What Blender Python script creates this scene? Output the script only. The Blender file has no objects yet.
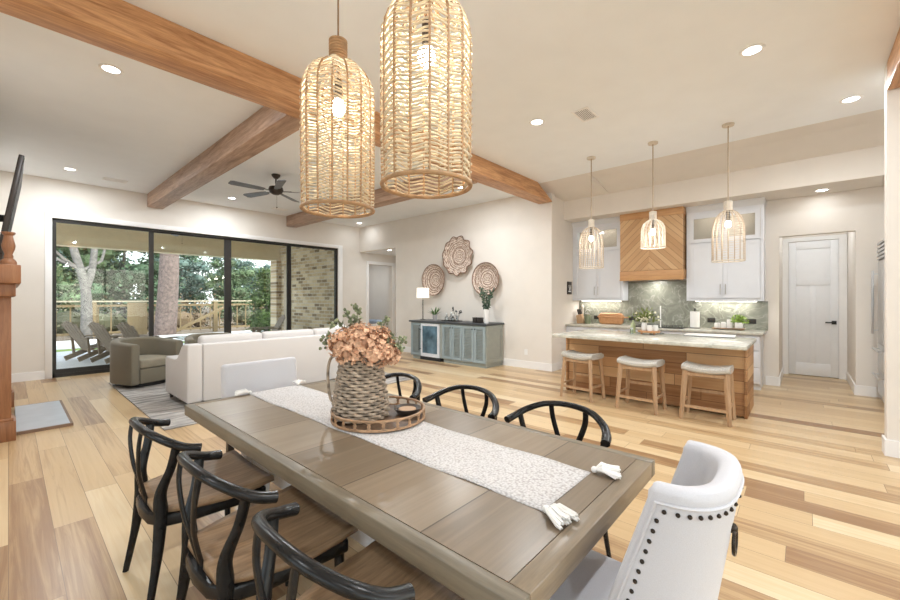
import bpy, math, random
from mathutils import Vector, Matrix
PI = math.pi
R = math.radians
scene = bpy.context.scene
col = scene.collection
random.seed(7)
sin, cos = math.sin, math.cos

# ------------------------------------------------------------------ mesh builder
class MB:
    def __init__(s): s.v = []; s.f = []
    def add(s, vs, fs):
        o = len(s.v); s.v += [tuple(p) for p in vs]; s.f += [tuple(i + o for i in f) for f in fs]; return s
    def box(s, x0, y0, z0, x1, y1, z1):
        return s.add([(x0,y0,z0),(x1,y0,z0),(x1,y1,z0),(x0,y1,z0),(x0,y0,z1),(x1,y0,z1),(x1,y1,z1),(x0,y1,z1)],
                     [(0,3,2,1),(4,5,6,7),(0,1,5,4),(1,2,6,5),(2,3,7,6),(3,0,4,7)])
    def bar(s, p, q, w, h, up=(0,0,1)):
        p, q = Vector(p), Vector(q); t = (q-p).normalized(); u = Vector(up)
        a = t.cross(u).normalized(); b = a.cross(t).normalized()
        vs = []
        for c in (p, q):
            for i, j in ((-1,-1),(1,-1),(1,1),(-1,1)): vs.append(c + a*(w/2*i) + b*(h/2*j))
        return s.add(vs, [(0,3,2,1),(4,5,6,7),(0,1,5,4),(1,2,6,5),(2,3,7,6),(3,0,4,7)])
    def tube(s, pts, r, n=8, asp=1.0, ref=None, closed=False):
        P = [Vector(p) for p in pts]; m = len(P)
        rr = r if isinstance(r, (list, tuple)) else [r]*m
        e = None; rings = []
        for i in range(m):
            if closed: t = (P[(i+1) % m] - P[i-1]).normalized()
            else: t = (P[min(i+1, m-1)] - P[max(i-1, 0)]).normalized()
            if ref is not None:
                e = Vector(ref) - t*t.dot(Vector(ref)); e.normalize()
            elif e is None:
                k = Vector((0,0,1)) if abs(t.z) < .9 else Vector((1,0,0))
                e = (k - t*t.dot(k)).normalized()
            else:
                e = (e - t*t.dot(e)).normalized()
            b = t.cross(e)
            rings.append([P[i] + e*(rr[i]*cos(2*PI*j/n)) + b*(rr[i]*asp*sin(2*PI*j/n)) for j in range(n)])
        vs = [p for q in rings for p in q]; fs = []
        for i in range(m if closed else m-1):
            k = (i+1) % m
            for j in range(n): fs.append((i*n+j, i*n+(j+1) % n, k*n+(j+1) % n, k*n+j))
        if not closed: fs.append(tuple(range(n))[::-1]); fs.append(tuple((m-1)*n+j for j in range(n)))
        return s.add(vs, fs)
    def lathe(s, prof, n=24, c=(0,0,0)):
        vs = []; fs = []
        for r, z in prof:
            for j in range(n): vs.append((c[0]+r*cos(2*PI*j/n), c[1]+r*sin(2*PI*j/n), c[2]+z))
        for i in range(len(prof)-1):
            for j in range(n): fs.append((i*n+j, i*n+(j+1) % n, (i+1)*n+(j+1) % n, (i+1)*n+j))
        if prof[0][0] > 0: fs.append(tuple(range(n))[::-1])
        if prof[-1][0] > 0: fs.append(tuple((len(prof)-1)*n+j for j in range(n)))
        return s.add(vs, fs)
    def prism(s, poly, axis, a, b):
        # poly: 2D points in the plane normal to the axis, in cyclic order (y,z) (z,x) (x,y)
        def P(p, t): return {'x': (t, p[0], p[1]), 'y': (p[0], t, p[1]), 'z': (p[0], p[1], t)}[axis]
        n = len(poly); vs = [P(p, a) for p in poly] + [P(p, b) for p in poly]
        fs = [tuple(range(n))[::-1], tuple(range(n, 2*n))] + [(i, (i+1) % n, n+(i+1) % n, n+i) for i in range(n)]
        return s.add(vs, fs)
    def grid(s, fn, nu, nv, closeu=False):
        vs = [fn(i/(nu if closeu else nu-1), j/(nv-1)) for i in range(nu) for j in range(nv)]; fs = []
        for i in range(nu if closeu else nu-1):
            for j in range(nv-1): fs.append((i*nv+j, ((i+1) % nu)*nv+j, ((i+1) % nu)*nv+j+1, i*nv+j+1))
        return s.add(vs, fs)
    def ball(s, c, r, n=10, m=7, sc=(1,1,1)):
        def fn(u, v):
            a = 2*PI*u; b = PI*(v-.5)*.999
            return (c[0]+r*sc[0]*cos(a)*cos(b), c[1]+r*sc[1]*sin(a)*cos(b), c[2]+r*sc[2]*sin(b))
        return s.grid(fn, n, m, True)
    def leaf(s, p, d, w, l, nrm=None):
        p = Vector(p); d = Vector(d).normalized()
        k = Vector(nrm) if nrm else Vector((random.uniform(-1,1), random.uniform(-1,1), random.uniform(-1,1)))
        a = d.cross(k)
        if a.length < 1e-3: a = d.cross(Vector((1,.3,.2)))
        a.normalize()
        return s.add([p, p+d*l*.5+a*w, p+d*l, p+d*l*.5-a*w], [(0,1,2,3)])
    def xform(s, M):
        s.v = [tuple(M @ Vector(p)) for p in s.v]; return s

def smoothpath(pts, k=6):
    P = [Vector(p) for p in pts]; out = []
    for i in range(len(P)-1):
        p0 = P[max(i-1,0)]; p1 = P[i]; p2 = P[i+1]; p3 = P[min(i+2, len(P)-1)]
        for j in range(k):
            t = j/k
            out.append(.5*((2*p1)+(p2-p0)*t+(2*p0-5*p1+4*p2-p3)*t*t+(3*p1-p0-3*p2+p3)*t**3))
    out.append(P[-1]); return out

def obj(name, mb, m, parent=None, bevel=0, seg=2, sub=0, smooth=False, kind=None, label=None):
    me = bpy.data.meshes.new(name); me.from_pydata(mb.v, [], mb.f); me.update()
    import bmesh
    bm = bmesh.new(); bm.from_mesh(me); bmesh.ops.recalc_face_normals(bm, faces=bm.faces); bm.to_mesh(me); bm.free()
    if m: me.materials.append(m)
    o = bpy.data.objects.new(name, me); col.objects.link(o)
    if parent: o.parent = parent
    if bevel:
        b = o.modifiers.new('bevel', 'BEVEL'); b.width = bevel; b.segments = seg; b.limit_method = 'ANGLE'; b.angle_limit = R(40)
        smooth = True
    if sub:
        b = o.modifiers.new('sub', 'SUBSURF'); b.levels = sub; b.render_levels = sub; smooth = True
    if smooth:
        me.polygons.foreach_set('use_smooth', [True]*len(me.polygons))
        if not sub and not bevel: me.set_sharp_from_angle(angle=R(42))
    if kind: o['kind'] = kind
    if label: o['label'] = label
    return o
def tag(o, label, cat, group=None):
    o['label'] = label; o['category'] = cat
    if group: o['group'] = group
    return o
def thing(name, label, cat, loc=(0,0,0), rz=0, group=None):
    o = bpy.data.objects.new(name, None); col.objects.link(o); o.empty_display_size = .1
    o.location = loc; o.rotation_euler = (0,0,rz); return tag(o, label, cat, group)
def dup(root, loc, rz=0, label=None):
    def rec(o, par):
        c = o.copy(); col.objects.link(c); c.parent = par
        for ch in o.children: rec(ch, c)
        return c
    kids = list(root.children)
    r = root.copy(); col.objects.link(r); r.location = loc; r.rotation_euler = (0,0,rz)
    for ch in kids: rec(ch, r)
    if label: r['label'] = label
    return r
def struct(name, mb, m, parent=None, **k): return obj(name, mb, m, parent, kind=None if parent else 'structure', **k)

# ------------------------------------------------------------------ materials
def newmat(name):
    m = bpy.data.materials.new(name); m.use_nodes = True
    nt = m.node_tree; b = nt.nodes['Principled BSDF']; return m, nt, b
def N(nt, t, **kw):
    n = nt.nodes.new(t)
    for k, v in kw.items():
        if k in n.inputs.keys(): n.inputs[k].default_value = v
        else: setattr(n, k, v)
    return n
def rgba(c): return (c[0], c[1], c[2], 1)
def ramp(nt, stops):
    r = nt.nodes.new('ShaderNodeValToRGB'); e = r.color_ramp.elements
    while len(e) > 1: e.remove(e[0])
    e[0].position = stops[0][0]; e[0].color = rgba(stops[0][1])
    for p, c in stops[1:]:
        x = e.new(p); x.color = rgba(c)
    return r
def coords(nt, scale=(1,1,1), rot=(0,0,0), world=False):
    if world:
        g = nt.nodes.new('ShaderNodeNewGeometry'); out = g.outputs['Position']
    else:
        g = nt.nodes.new('ShaderNodeTexCoord'); out = g.outputs['Object']
    mp = nt.nodes.new('ShaderNodeMapping'); mp.inputs['Scale'].default_value = scale; mp.inputs['Rotation'].default_value = rot
    nt.links.new(out, mp.inputs['Vector']); return mp.outputs['Vector']
def bump(nt, b, h, strength=.3, dist=.01):
    n = N(nt, 'ShaderNodeBump', Strength=strength, Distance=dist)
    nt.links.new(h, n.inputs['Height']); nt.links.new(n.outputs['Normal'], b.inputs['Normal'])
def plain(name, c, rough=.5, metal=0, var=.06, scale=8, bmp=0, spec=.5):
    m, nt, b = newmat(name)
    v = coords(nt)
    t = N(nt, 'ShaderNodeTexNoise', Scale=scale, Detail=4.0); nt.links.new(v, t.inputs['Vector'])
    r = ramp(nt, [(.3, [x*(1-var) for x in c]), (.7, [min(1, x*(1+var)) for x in c])])
    nt.links.new(t.outputs['Fac'], r.inputs['Fac']); nt.links.new(r.outputs['Color'], b.inputs['Base Color'])
    b.inputs['Roughness'].default_value = rough; b.inputs['Metallic'].default_value = metal
    b.inputs['Specular IOR Level'].default_value = spec
    if bmp: bump(nt, b, t.outputs['Fac'], bmp, .004)
    return m
def fabric(name, c, scale=400, var=.12, rough=.9, bmp=.25):
    m, nt, b = newmat(name)
    v = coords(nt)
    t = N(nt, 'ShaderNodeTexNoise', Scale=scale, Detail=2.0); nt.links.new(v, t.inputs['Vector'])
    r = ramp(nt, [(.3, [x*(1-var) for x in c]), (.7, [min(1, x*(1+var)) for x in c])])
    nt.links.new(t.outputs['Fac'], r.inputs['Fac']); nt.links.new(r.outputs['Color'], b.inputs['Base Color'])
    b.inputs['Roughness'].default_value = rough; b.inputs['Sheen Weight'].default_value = .2; b.inputs['Specular IOR Level'].default_value = .2
    bump(nt, b, t.outputs['Fac'], bmp, .002)
    return m
def wood(name, dark, light, axis='x', sc=1.0, rough=.45, spec=.5, contrast=(.3,.7), bmp=.1, world=False):
    m, nt, b = newmat(name)
    s = {'x': (1.2,14,14), 'y': (14,1.2,14), 'z': (14,14,1.2)}[axis]
    v = coords(nt, tuple(k*sc for k in s), world=world)
    t = N(nt, 'ShaderNodeTexNoise', Scale=1.0, Detail=6.0, Roughness=.6, Distortion=1.2); nt.links.new(v, t.inputs['Vector'])
    t2 = N(nt, 'ShaderNodeTexNoise', Scale=4.5, Detail=5.0, Roughness=.7, Distortion=.6); nt.links.new(v, t2.inputs['Vector'])
    mk = nt.nodes.new('ShaderNodeMix'); mk.inputs[0].default_value = .38
    nt.links.new(t.outputs['Fac'], mk.inputs[2]); nt.links.new(t2.outputs['Fac'], mk.inputs[3])
    r = ramp(nt, [(contrast[0]+.04, dark), (contrast[1]-.04, light)])
    nt.links.new(mk.outputs[0], r.inputs['Fac']); nt.links.new(r.outputs['Color'], b.inputs['Base Color'])
    b.inputs['Roughness'].default_value = rough; b.inputs['Specular IOR Level'].default_value = spec
    if bmp: bump(nt, b, t.outputs['Fac'], bmp, .004)
    return m
def planks(name, stops, width, length, swap, rough=.35, gap=.0025, grain=.35, gapcol=(.08,.05,.03), vert=False, bmp=.15, spec=.5):
    """random toned planks; swap='y' boards run along y, 'x' along x; vert: boards run along y on a vertical x-facing wall"""
    m, nt, b = newmat(name)
    g = nt.nodes.new('ShaderNodeNewGeometry'); sp = nt.nodes.new('ShaderNodeSeparateXYZ'); nt.links.new(g.outputs['Position'], sp.inputs[0])
    cb = nt.nodes.new('ShaderNodeCombineXYZ')
    along = {'x': 'X', 'y': 'Y'}[swap]; across = 'Z' if vert else {'x': 'Y', 'y': 'X'}[swap]
    dv = nt.nodes.new('ShaderNodeMath'); dv.operation = 'DIVIDE'; dv.inputs[1].default_value = width; nt.links.new(sp.outputs[across], dv.inputs[0])
    flr = nt.nodes.new('ShaderNodeMath'); flr.operation = 'FLOOR'; nt.links.new(dv.outputs[0], flr.inputs[0])
    wn = nt.nodes.new('ShaderNodeTexWhiteNoise'); wn.noise_dimensions = '1D'; nt.links.new(flr.outputs[0], wn.inputs['W'])
    sh = nt.nodes.new('ShaderNodeMath'); sh.operation = 'MULTIPLY_ADD'; sh.inputs[1].default_value = length; nt.links.new(wn.outputs['Value'], sh.inputs[0]); nt.links.new(sp.outputs[along], sh.inputs[2])
    nt.links.new(sh.outputs[0], cb.inputs['X']); nt.links.new(sp.outputs[across], cb.inputs['Y'])
    br = nt.nodes.new('ShaderNodeTexBrick'); br.offset = 0
    br.inputs['Color1'].default_value = (0,0,0,1); br.inputs['Color2'].default_value = (1,1,1,1); br.inputs['Mortar'].default_value = (.5,.5,.5,1)
    br.inputs['Scale'].default_value = 1; br.inputs['Mortar Size'].default_value = gap; br.inputs['Mortar Smooth'].default_value = .1
    br.inputs['Brick Width'].default_value = length; br.inputs['Row Height'].default_value = width
    nt.links.new(cb.outputs[0], br.inputs['Vector'])
    # grain
    mp = nt.nodes.new('ShaderNodeMapping'); mp.inputs['Scale'].default_value = (1.0, 26, 1)
    nt.links.new(cb.outputs[0], mp.inputs['Vector'])
    off = nt.nodes.new('ShaderNodeVectorMath'); off.operation = 'MULTIPLY_ADD'
    nt.links.new(br.outputs['Color'], off.inputs[0]); off.inputs[1].default_value = (37,11,53); nt.links.new(mp.outputs[0], off.inputs[2])
    t = N(nt, 'ShaderNodeTexNoise', Scale=1.0, Detail=6.0, Roughness=.62, Distortion=1.0); nt.links.new(off.outputs[0], t.inputs['Vector'])
    ma = nt.nodes.new('ShaderNodeMath'); ma.operation = 'MULTIPLY_ADD'; ma.inputs[1].default_value = grain*2
    nt.links.new(t.outputs['Fac'], ma.inputs[0])
    sb = nt.nodes.new('ShaderNodeMath'); sb.operation = 'SUBTRACT'; sb.inputs[1].default_value = grain
    nt.links.new(br.outputs['Color'], sb.inputs[0]); nt.links.new(sb.outputs[0], ma.inputs[2])
    r = ramp(nt, stops); nt.links.new(ma.outputs[0], r.inputs['Fac'])
    mx = nt.nodes.new('ShaderNodeMix'); mx.data_type = 'RGBA'
    nt.links.new(br.outputs['Fac'], mx.inputs[0]); nt.links.new(r.outputs['Color'], mx.inputs[6]); mx.inputs[7].default_value = rgba(gapcol)
    nt.links.new(mx.outputs[2], b.inputs['Base Color'])
    b.inputs['Roughness'].default_value = rough; b.inputs['Specular IOR Level'].default_value = spec
    inv = nt.nodes.new('ShaderNodeMath'); inv.operation = 'MULTIPLY_ADD'; inv.inputs[1].default_value = -1.0; 
    nt.links.new(br.outputs['Fac'], inv.inputs[0])
    m3 = nt.nodes.new('ShaderNodeMath'); m3.operation = 'MULTIPLY'; m3.inputs[1].default_value = .3; nt.links.new(t.outputs['Fac'], m3.inputs[0]); nt.links.new(m3.outputs[0], inv.inputs[2])
    bump(nt, b, inv.outputs[0], bmp, .003)
    return m
def marble(name, base, vein, scale=2.2, rough=.15):
    m, nt, b = newmat(name)
    v = coords(nt, world=True)
    n1 = N(nt, 'ShaderNodeTexNoise', Scale=scale, Detail=7.0, Roughness=.65, Distortion=1.6); nt.links.new(v, n1.inputs['Vector'])
    r1 = ramp(nt, [(.25, [x*.66 for x in base]), (.5, base), (.75, [min(1, x*1.35+.02) for x in base])])
    nt.links.new(n1.outputs['Fac'], r1.inputs['Fac'])
    n2 = N(nt, 'ShaderNodeTexNoise', Scale=scale*.9, Detail=5.0, Distortion=2.2); nt.links.new(v, n2.inputs['Vector'])
    r2 = ramp(nt, [(.47, (0,0,0)), (.495, (.7,.7,.7)), (.5, (1,1,1)), (.505, (.7,.7,.7)), (.53, (0,0,0))])
    nt.links.new(n2.outputs['Fac'], r2.inputs['Fac'])
    mx = nt.nodes.new('ShaderNodeMix'); mx.data_type = 'RGBA'
    nt.links.new(r2.outputs['Color'], mx.inputs[0]); nt.links.new(r1.outputs['Color'], mx.inputs[6]); mx.inputs[7].default_value = rgba(vein)
    nt.links.new(mx.outputs[2], b.inputs['Base Color']); b.inputs['Roughness'].default_value = rough
    return m
def brick(name, rot):
    m, nt, b = newmat(name)
    v = coords(nt, rot=rot, world=True)
    br = nt.nodes.new('ShaderNodeTexBrick'); nt.links.new(v, br.inputs['Vector'])
    br.inputs['Scale'].default_value = 1; br.inputs['Brick Width'].default_value = .30; br.inputs['Row Height'].default_value = .108
    br.inputs['Mortar Size'].default_value = .012; br.inputs['Color1'].default_value = (0,0,0,1); br.inputs['Color2'].default_value = (1,1,1,1)
    r = ramp(nt, [(0, (.20,.14,.08)), (.25, (.42,.31,.18)), (.6, (.58,.45,.28)), (1, (.70,.59,.41))])
    nt.links.new(br.outputs['Color'], r.inputs['Fac'])
    mx = nt.nodes.new('ShaderNodeMix'); mx.data_type = 'RGBA'
    nt.links.new(br.outputs['Fac'], mx.inputs[0]); nt.links.new(r.outputs['Color'], mx.inputs[6]); mx.inputs[7].default_value = (.60,.54,.44,1)
    nt.links.new(mx.outputs[2], b.inputs['Base Color']); b.inputs['Roughness'].default_value = .9
    iv = nt.nodes.new('ShaderNodeMath'); iv.operation = 'SUBTRACT'; iv.inputs[0].default_value = 1; nt.links.new(br.outputs['Fac'], iv.inputs[1])
    bump(nt, b, iv.outputs[0], .5, .01)
    return m
def glow(name, c, s):
    m, nt, b = newmat(name)
    b.inputs['Base Color'].default_value = rgba(c); b.inputs['Emission Color'].default_value = rgba(c); b.inputs['Emission Strength'].default_value = s
    return m
def glassmat(name, tint=(.95,.97,.96), refl=1.0):
    m = bpy.data.materials.new(name); m.use_nodes = True; nt = m.node_tree; nt.nodes.clear()
    o = nt.nodes.new('ShaderNodeOutputMaterial'); mx = nt.nodes.new('ShaderNodeMixShader'); tr = nt.nodes.new('ShaderNodeBsdfTransparent'); gl = nt.nodes.new('ShaderNodeBsdfGlossy')
    tr.inputs['Color'].default_value = rgba(tint); gl.inputs['Roughness'].default_value = .02
    fr = N(nt, 'ShaderNodeFresnel', IOR=1.45); mm = nt.nodes.new('ShaderNodeMath'); mm.operation = 'MULTIPLY'; mm.inputs[1].default_value = refl
    nt.links.new(fr.outputs[0], mm.inputs[0]); nt.links.new(mm.outputs[0], mx.inputs[0]); nt.links.new(tr.outputs[0], mx.inputs[1]); nt.links.new(gl.outputs[0], mx.inputs[2]); nt.links.new(mx.outputs[0], o.inputs[0])
    return m
def leafmat(name, c, var=.3, rough=.6, trans=.25):
    m, nt, b = newmat(name)
    g = nt.nodes.new('ShaderNodeNewGeometry')
    r = ramp(nt, [(0, [x*(1-var) for x in c]), (.5, c), (1, [min(1, x*(1+var)) for x in c])])
    nt.links.new(g.outputs['Random Per Island'], r.inputs['Fac']); nt.links.new(r.outputs['Color'], b.inputs['Base Color'])
    b.inputs['Roughness'].default_value = rough; b.inputs['Specular IOR Level'].default_value = .25
    return m

M_wall = plain('wall_paint', (.745,.70,.645), .85, var=.02, scale=3, spec=.2)
M_ceil = plain('ceiling_paint', (.85,.875,.90), .9, var=.015, scale=3, spec=.2)
M_trim = plain('trim_white', (.84,.83,.82), .45, var=.01)
M_door = plain('door_white', (.82,.83,.85), .4, var=.01)
M_cab = plain('cabinet_white', (.70,.72,.76), .4, var=.01)
M_floor = planks('oak_floor', [(-.0,(.28,.155,.075)), (.12,(.37,.23,.115)), (.30,(.51,.35,.187)), (.62,(.575,.41,.23)), (.85,(.625,.47,.28)), (1,(.66,.525,.34))], .19, 1.9, 'y', rough=.3, grain=.42, gap=.0015, gapcol=(.20,.12,.07))
M_beam = wood('beam_oak', (.34,.15,.06), (.66,.37,.18), 'x', 1.2, .5, contrast=(.33,.65))
M_beamy = wood('beam_oak_grey', (.22,.125,.08), (.56,.38,.27), 'y', .8, .5, contrast=(.32,.7))
M_mantel = wood('mantel_wood', (.19,.075,.032), (.36,.165,.075), 'z', 1.0, .4)
M_table = planks('table_planks', [(0,(.165,.125,.085)), (.5,(.215,.165,.115)), (1,(.265,.21,.15))], .42, 400.0, 'x', rough=.3, grain=.8, gap=.003, gapcol=(.07,.05,.032), bmp=.08)
M_tedge = wood('table_edge', (.115,.095,.068), (.21,.175,.125), 'y', 1.3, .38)
M_tedgex = wood('table_edge_cross', (.15,.115,.078), (.27,.21,.145), 'x', 1.3, .33)
M_tbase = plain('table_base_white', (.72,.74,.80), .55, var=.04, scale=20)
M_black = plain('black_lacquer', (.011,.0105,.0105), .27, var=.3, scale=30, spec=.28)
M_seat = wood('seat_wood', (.17,.105,.058), (.42,.275,.16), 'x', 1.6, .38)
M_linen = fabric('white_linen', (.57,.57,.605), 500, .05)
M_sofa = fabric('sofa_cream', (.57,.54,.52), 350, .05)
M_olive = fabric('olive_velvet', (.18,.158,.115), 200, .15)
M_darkwood = plain('dark_wood', (.03,.022,.018), .4)
M_bronze = plain('dark_bronze', (.05,.04,.033), .35, .7)
M_nail = plain('nail_bronze', (.045,.035,.028), .3, .8)
M_nickel = plain('nickel', (.50,.49,.47), .3, .9)
M_steel = plain('steel', (.62,.63,.64), .28, .9)
M_blackm = plain('matte_black', (.016,.016,.017), .5)
M_frame = plain('window_frame_black', (.018,.016,.014), .4)
M_glass = glassmat('window_glass', (.93,.96,.95), .9)
M_rattan = plain('rattan', (.66,.56,.40), .55, var=.22, scale=25)
M_rattand = plain('rattan_brown', (.40,.24,.12), .55, var=.25, scale=25)
M_wickl = plain('rattan_pale', (.62,.55,.46), .6, var=.15, scale=25)
M_wick = plain('wicker_grey', (.33,.26,.195), .65, var=.5, scale=28)
M_tray = plain('tray_rattan', (.11,.065,.038), .5, var=.35, scale=40)
M_island = planks('island_planks', [(0,(.30,.145,.06)), (.3,(.47,.255,.115)), (.65,(.58,.345,.17)), (1,(.67,.44,.24))], .148, 1.15, 'y', rough=.5, grain=.40, gap=.003, gapcol=(.13,.06,.025), vert=True)
M_islx = planks('island_planks_end', [(0,(.30,.145,.06)), (.3,(.47,.255,.115)), (.65,(.58,.345,.17)), (1,(.67,.44,.24))], .148, 1.15, 'x', rough=.5, grain=.40, gap=.003, gapcol=(.13,.06,.025), vert=True)
M_counter = marble('counter_stone', (.50,.485,.42), (.60,.59,.53), 5.5, .22)
M_splash = marble('backsplash_stone', (.215,.22,.18), (.37,.38,.33), 3.2, .2)
M_stool = wood('stool_oak', (.36,.215,.115), (.52,.34,.20), 'z', 1.5, .5)
M_woven = fabric('woven_cream', (.62,.585,.53), 120, .3)
M_buffet = plain('buffet_bluegrey', (.30,.36,.38), .5, var=.05)
M_bufside = plain('buffet_side', (.31,.33,.30), .5, var=.05)
M_buftop = plain('buffet_top', (.045,.05,.056), .35, var=.2)
M_green = leafmat('leaf_green', (.10,.19,.055))
M_sage = leafmat('leaf_sage', (.215,.24,.145), .35)
M_deep = leafmat('leaf_deep', (.055,.095,.05), .4)
M_peach = leafmat('dried_petal', (.66,.41,.27), .25)
M_cream = leafmat('cream_petal', (.75,.70,.52), .2)
M_white = plain('white_ceramic', (.82,.81,.79), .3, var=.02)
M_grey = plain('grey_ceramic', (.42,.41,.41), .6, var=.08)
M_bread = wood('bowl_wood', (.42,.19,.075), (.60,.32,.15), 'x', 2.5, .45)
M_blade = plain('fan_blade', (.15,.16,.18), .4, var=.2)
M_tan = plain('patio_ceiling', (.72,.62,.44), .8, var=.03)
M_patio = plain('patio_concrete', (.62,.64,.68), .6, var=.05, scale=2)
M_deck = plain('pool_deck', (.62,.62,.60), .8, var=.06, scale=1)
M_dirt = plain('garden_soil', (.17,.13,.09), .95, var=.35, scale=1.5)
M_lawn = plain('lawn_green', (.22,.33,.06), .9, var=.25, scale=6)
M_water = plain('pool_water', (.30,.42,.46), .08, var=.05)
M_fence = wood('fence_cedar', (.19,.14,.072), (.25,.19,.105), 'z', .8, .8)
M_adir = wood('adirondack_wood', (.17,.13,.095), (.34,.27,.20), 'x', 2, .7)
M_bark = plain('bark_grey', (.16,.15,.14), .95, var=.4, scale=9, bmp=.8)
M_barkp = plain('bark_pink', (.16,.12,.108), .95, var=.4, scale=9, bmp=.8)
M_hearth = plain('hearth_stone', (.47,.50,.54), .3, var=.06, scale=5)
M_brick = brick('brick_tan', (R(90), R(0), R(90)))
M_brickx = brick('brick_tan_end', (R(90), 0, 0))
M_can = glow('can_lens', (1,.98,.95), 9)
M_bulb = glow('bulb_glow', (1,.93,.82), 45)
M_bulbk = glow('kitchen_bulb_glow', (1,.93,.82), 9)
M_led = glow('led_strip', (1,.95,.86), 7)

# brick texture wants (u along, v up): world (X,Y,Z) -> for the x-facing wall use (Y,Z)
def fixbrick(m, a):
    nt = m.node_tree
    mp = [n for n in nt.nodes if n.type == 'MAPPING'][0]
    g = [n for n in nt.nodes if n.type == 'NEW_GEOMETRY'][0]
    sp = nt.nodes.new('ShaderNodeSeparateXYZ'); cb = nt.nodes.new('ShaderNodeCombineXYZ')
    nt.links.new(g.outputs['Position'], sp.inputs[0]); nt.links.new(sp.outputs[a], cb.inputs['X']); nt.links.new(sp.outputs['Z'], cb.inputs['Y'])
    br = [n for n in nt.nodes if n.type == 'TEX_BRICK'][0]
    nt.links.new(cb.outputs[0], br.inputs['Vector'])
fixbrick(M_brick, 'Y'); fixbrick(M_brickx, 'X')

def M_chevron():
    m, nt, b = newmat('hood_chevron')
    g = nt.nodes.new('ShaderNodeNewGeometry'); sp = nt.nodes.new('ShaderNodeSeparateXYZ'); nt.links.new(g.outputs['Position'], sp.inputs[0])
    def math_(op, a, bb=None, c=None):
        n = nt.nodes.new('ShaderNodeMath'); n.operation = op
        for i, x in enumerate((a, bb, c)):
            if x is None: continue
            if isinstance(x, (int, float)): n.inputs[i].default_value = x
            else: nt.links.new(x, n.inputs[i])
        return n.outputs[0]
    dy = math_('SUBTRACT', sp.outputs['Y'], 2.156); ay = math_('ABSOLUTE', dy)
    u = math_('DIVIDE', math_('ADD', sp.outputs['Z'], ay), .118)
    fl = math_('FLOOR', u); fr = math_('FRACT', u)
    sg = math_('SIGN', dy)
    cb = nt.nodes.new('ShaderNodeCombineXYZ'); nt.links.new(fl, cb.inputs[0]); nt.links.new(sg, cb.inputs[1])
    wn = nt.nodes.new('ShaderNodeTexWhiteNoise'); wn.noise_dimensions = '2D'; nt.links.new(cb.outputs[0], wn.inputs['Vector'])
    al = math_('SUBTRACT', sp.outputs['Z'], ay)
    c2 = nt.nodes.new('ShaderNodeCombineXYZ'); nt.links.new(math_('MULTIPLY', al, 2.0), c2.inputs[0]); nt.links.new(math_('MULTIPLY', u, 3.5), c2.inputs[1]); nt.links.new(math_('MULTIPLY', wn.outputs['Value'], 30.0), c2.inputs[2])
    t = N(nt, 'ShaderNodeTexNoise', Scale=1.0, Detail=5.0, Distortion=.8); nt.links.new(c2.outputs[0], t.inputs['Vector'])
    f = math_('ADD', math_('MULTIPLY', wn.outputs['Value'], .5), math_('MULTIPLY', t.outputs['Fac'], .5))
    r = ramp(nt, [(.1, (.42,.235,.10)), (.5, (.53,.32,.155)), (.9, (.62,.41,.22))]); nt.links.new(f, r.inputs['Fac'])
    gap = math_('LESS_THAN', fr, .07)
    mx = nt.nodes.new('ShaderNodeMix'); mx.data_type = 'RGBA'; nt.links.new(gap, mx.inputs[0]); nt.links.new(r.outputs['Color'], mx.inputs[6]); mx.inputs[7].default_value = (.24,.12,.05,1)
    nt.links.new(mx.outputs[2], b.inputs['Base Color']); b.inputs['Roughness'].default_value = .5
    return m
M_hood = M_chevron()
M_hoodband = wood('hood_band', (.44,.22,.09), (.62,.36,.165), 'y', 1.2, .5)
def M_basketmat(name, k, c1, c2):
    m, nt, b = newmat(name)
    tc = nt.nodes.new('ShaderNodeTexCoord'); sp = nt.nodes.new('ShaderNodeSeparateXYZ'); nt.links.new(tc.outputs['Object'], sp.inputs[0])
    w = N(nt, 'ShaderNodeTexWave', Scale=k, Distortion=7.0, Detail=4.0); w.wave_type = 'RINGS'; w.rings_direction = 'X'
    w.inputs['Detail Scale'].default_value = 2.5
    nt.links.new(tc.outputs['Object'], w.inputs['Vector'])
    n = N(nt, 'ShaderNodeTexNoise', Scale=14.0, Detail=4.0); nt.links.new(tc.outputs['Object'], n.inputs['Vector'])
    ad = nt.nodes.new('ShaderNodeMath'); ad.operation = 'MULTIPLY_ADD'; ad.inputs[1].default_value = .6; nt.links.new(w.outputs['Fac'], ad.inputs[0])
    m2 = nt.nodes.new('ShaderNodeMath'); m2.operation = 'MULTIPLY'; m2.inputs[1].default_value = .5; nt.links.new(n.outputs['Fac'], m2.inputs[0]); nt.links.new(m2.outputs[0], ad.inputs[2])
    r = ramp(nt, [(.15, c1), (.5, [(a+d)/2 for a, d in zip(c1, c2)]), (.8, c2)]); nt.links.new(ad.outputs[0], r.inputs['Fac'])
    nt.links.new(r.outputs['Color'], b.inputs['Base Color']); b.inputs['Roughness'].default_value = .85
    bump(nt, b, ad.outputs[0], .6, .01)
    return m
M_bk1 = M_basketmat('basket_weave', 7, (.24,.14,.095), (.76,.65,.56))
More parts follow.
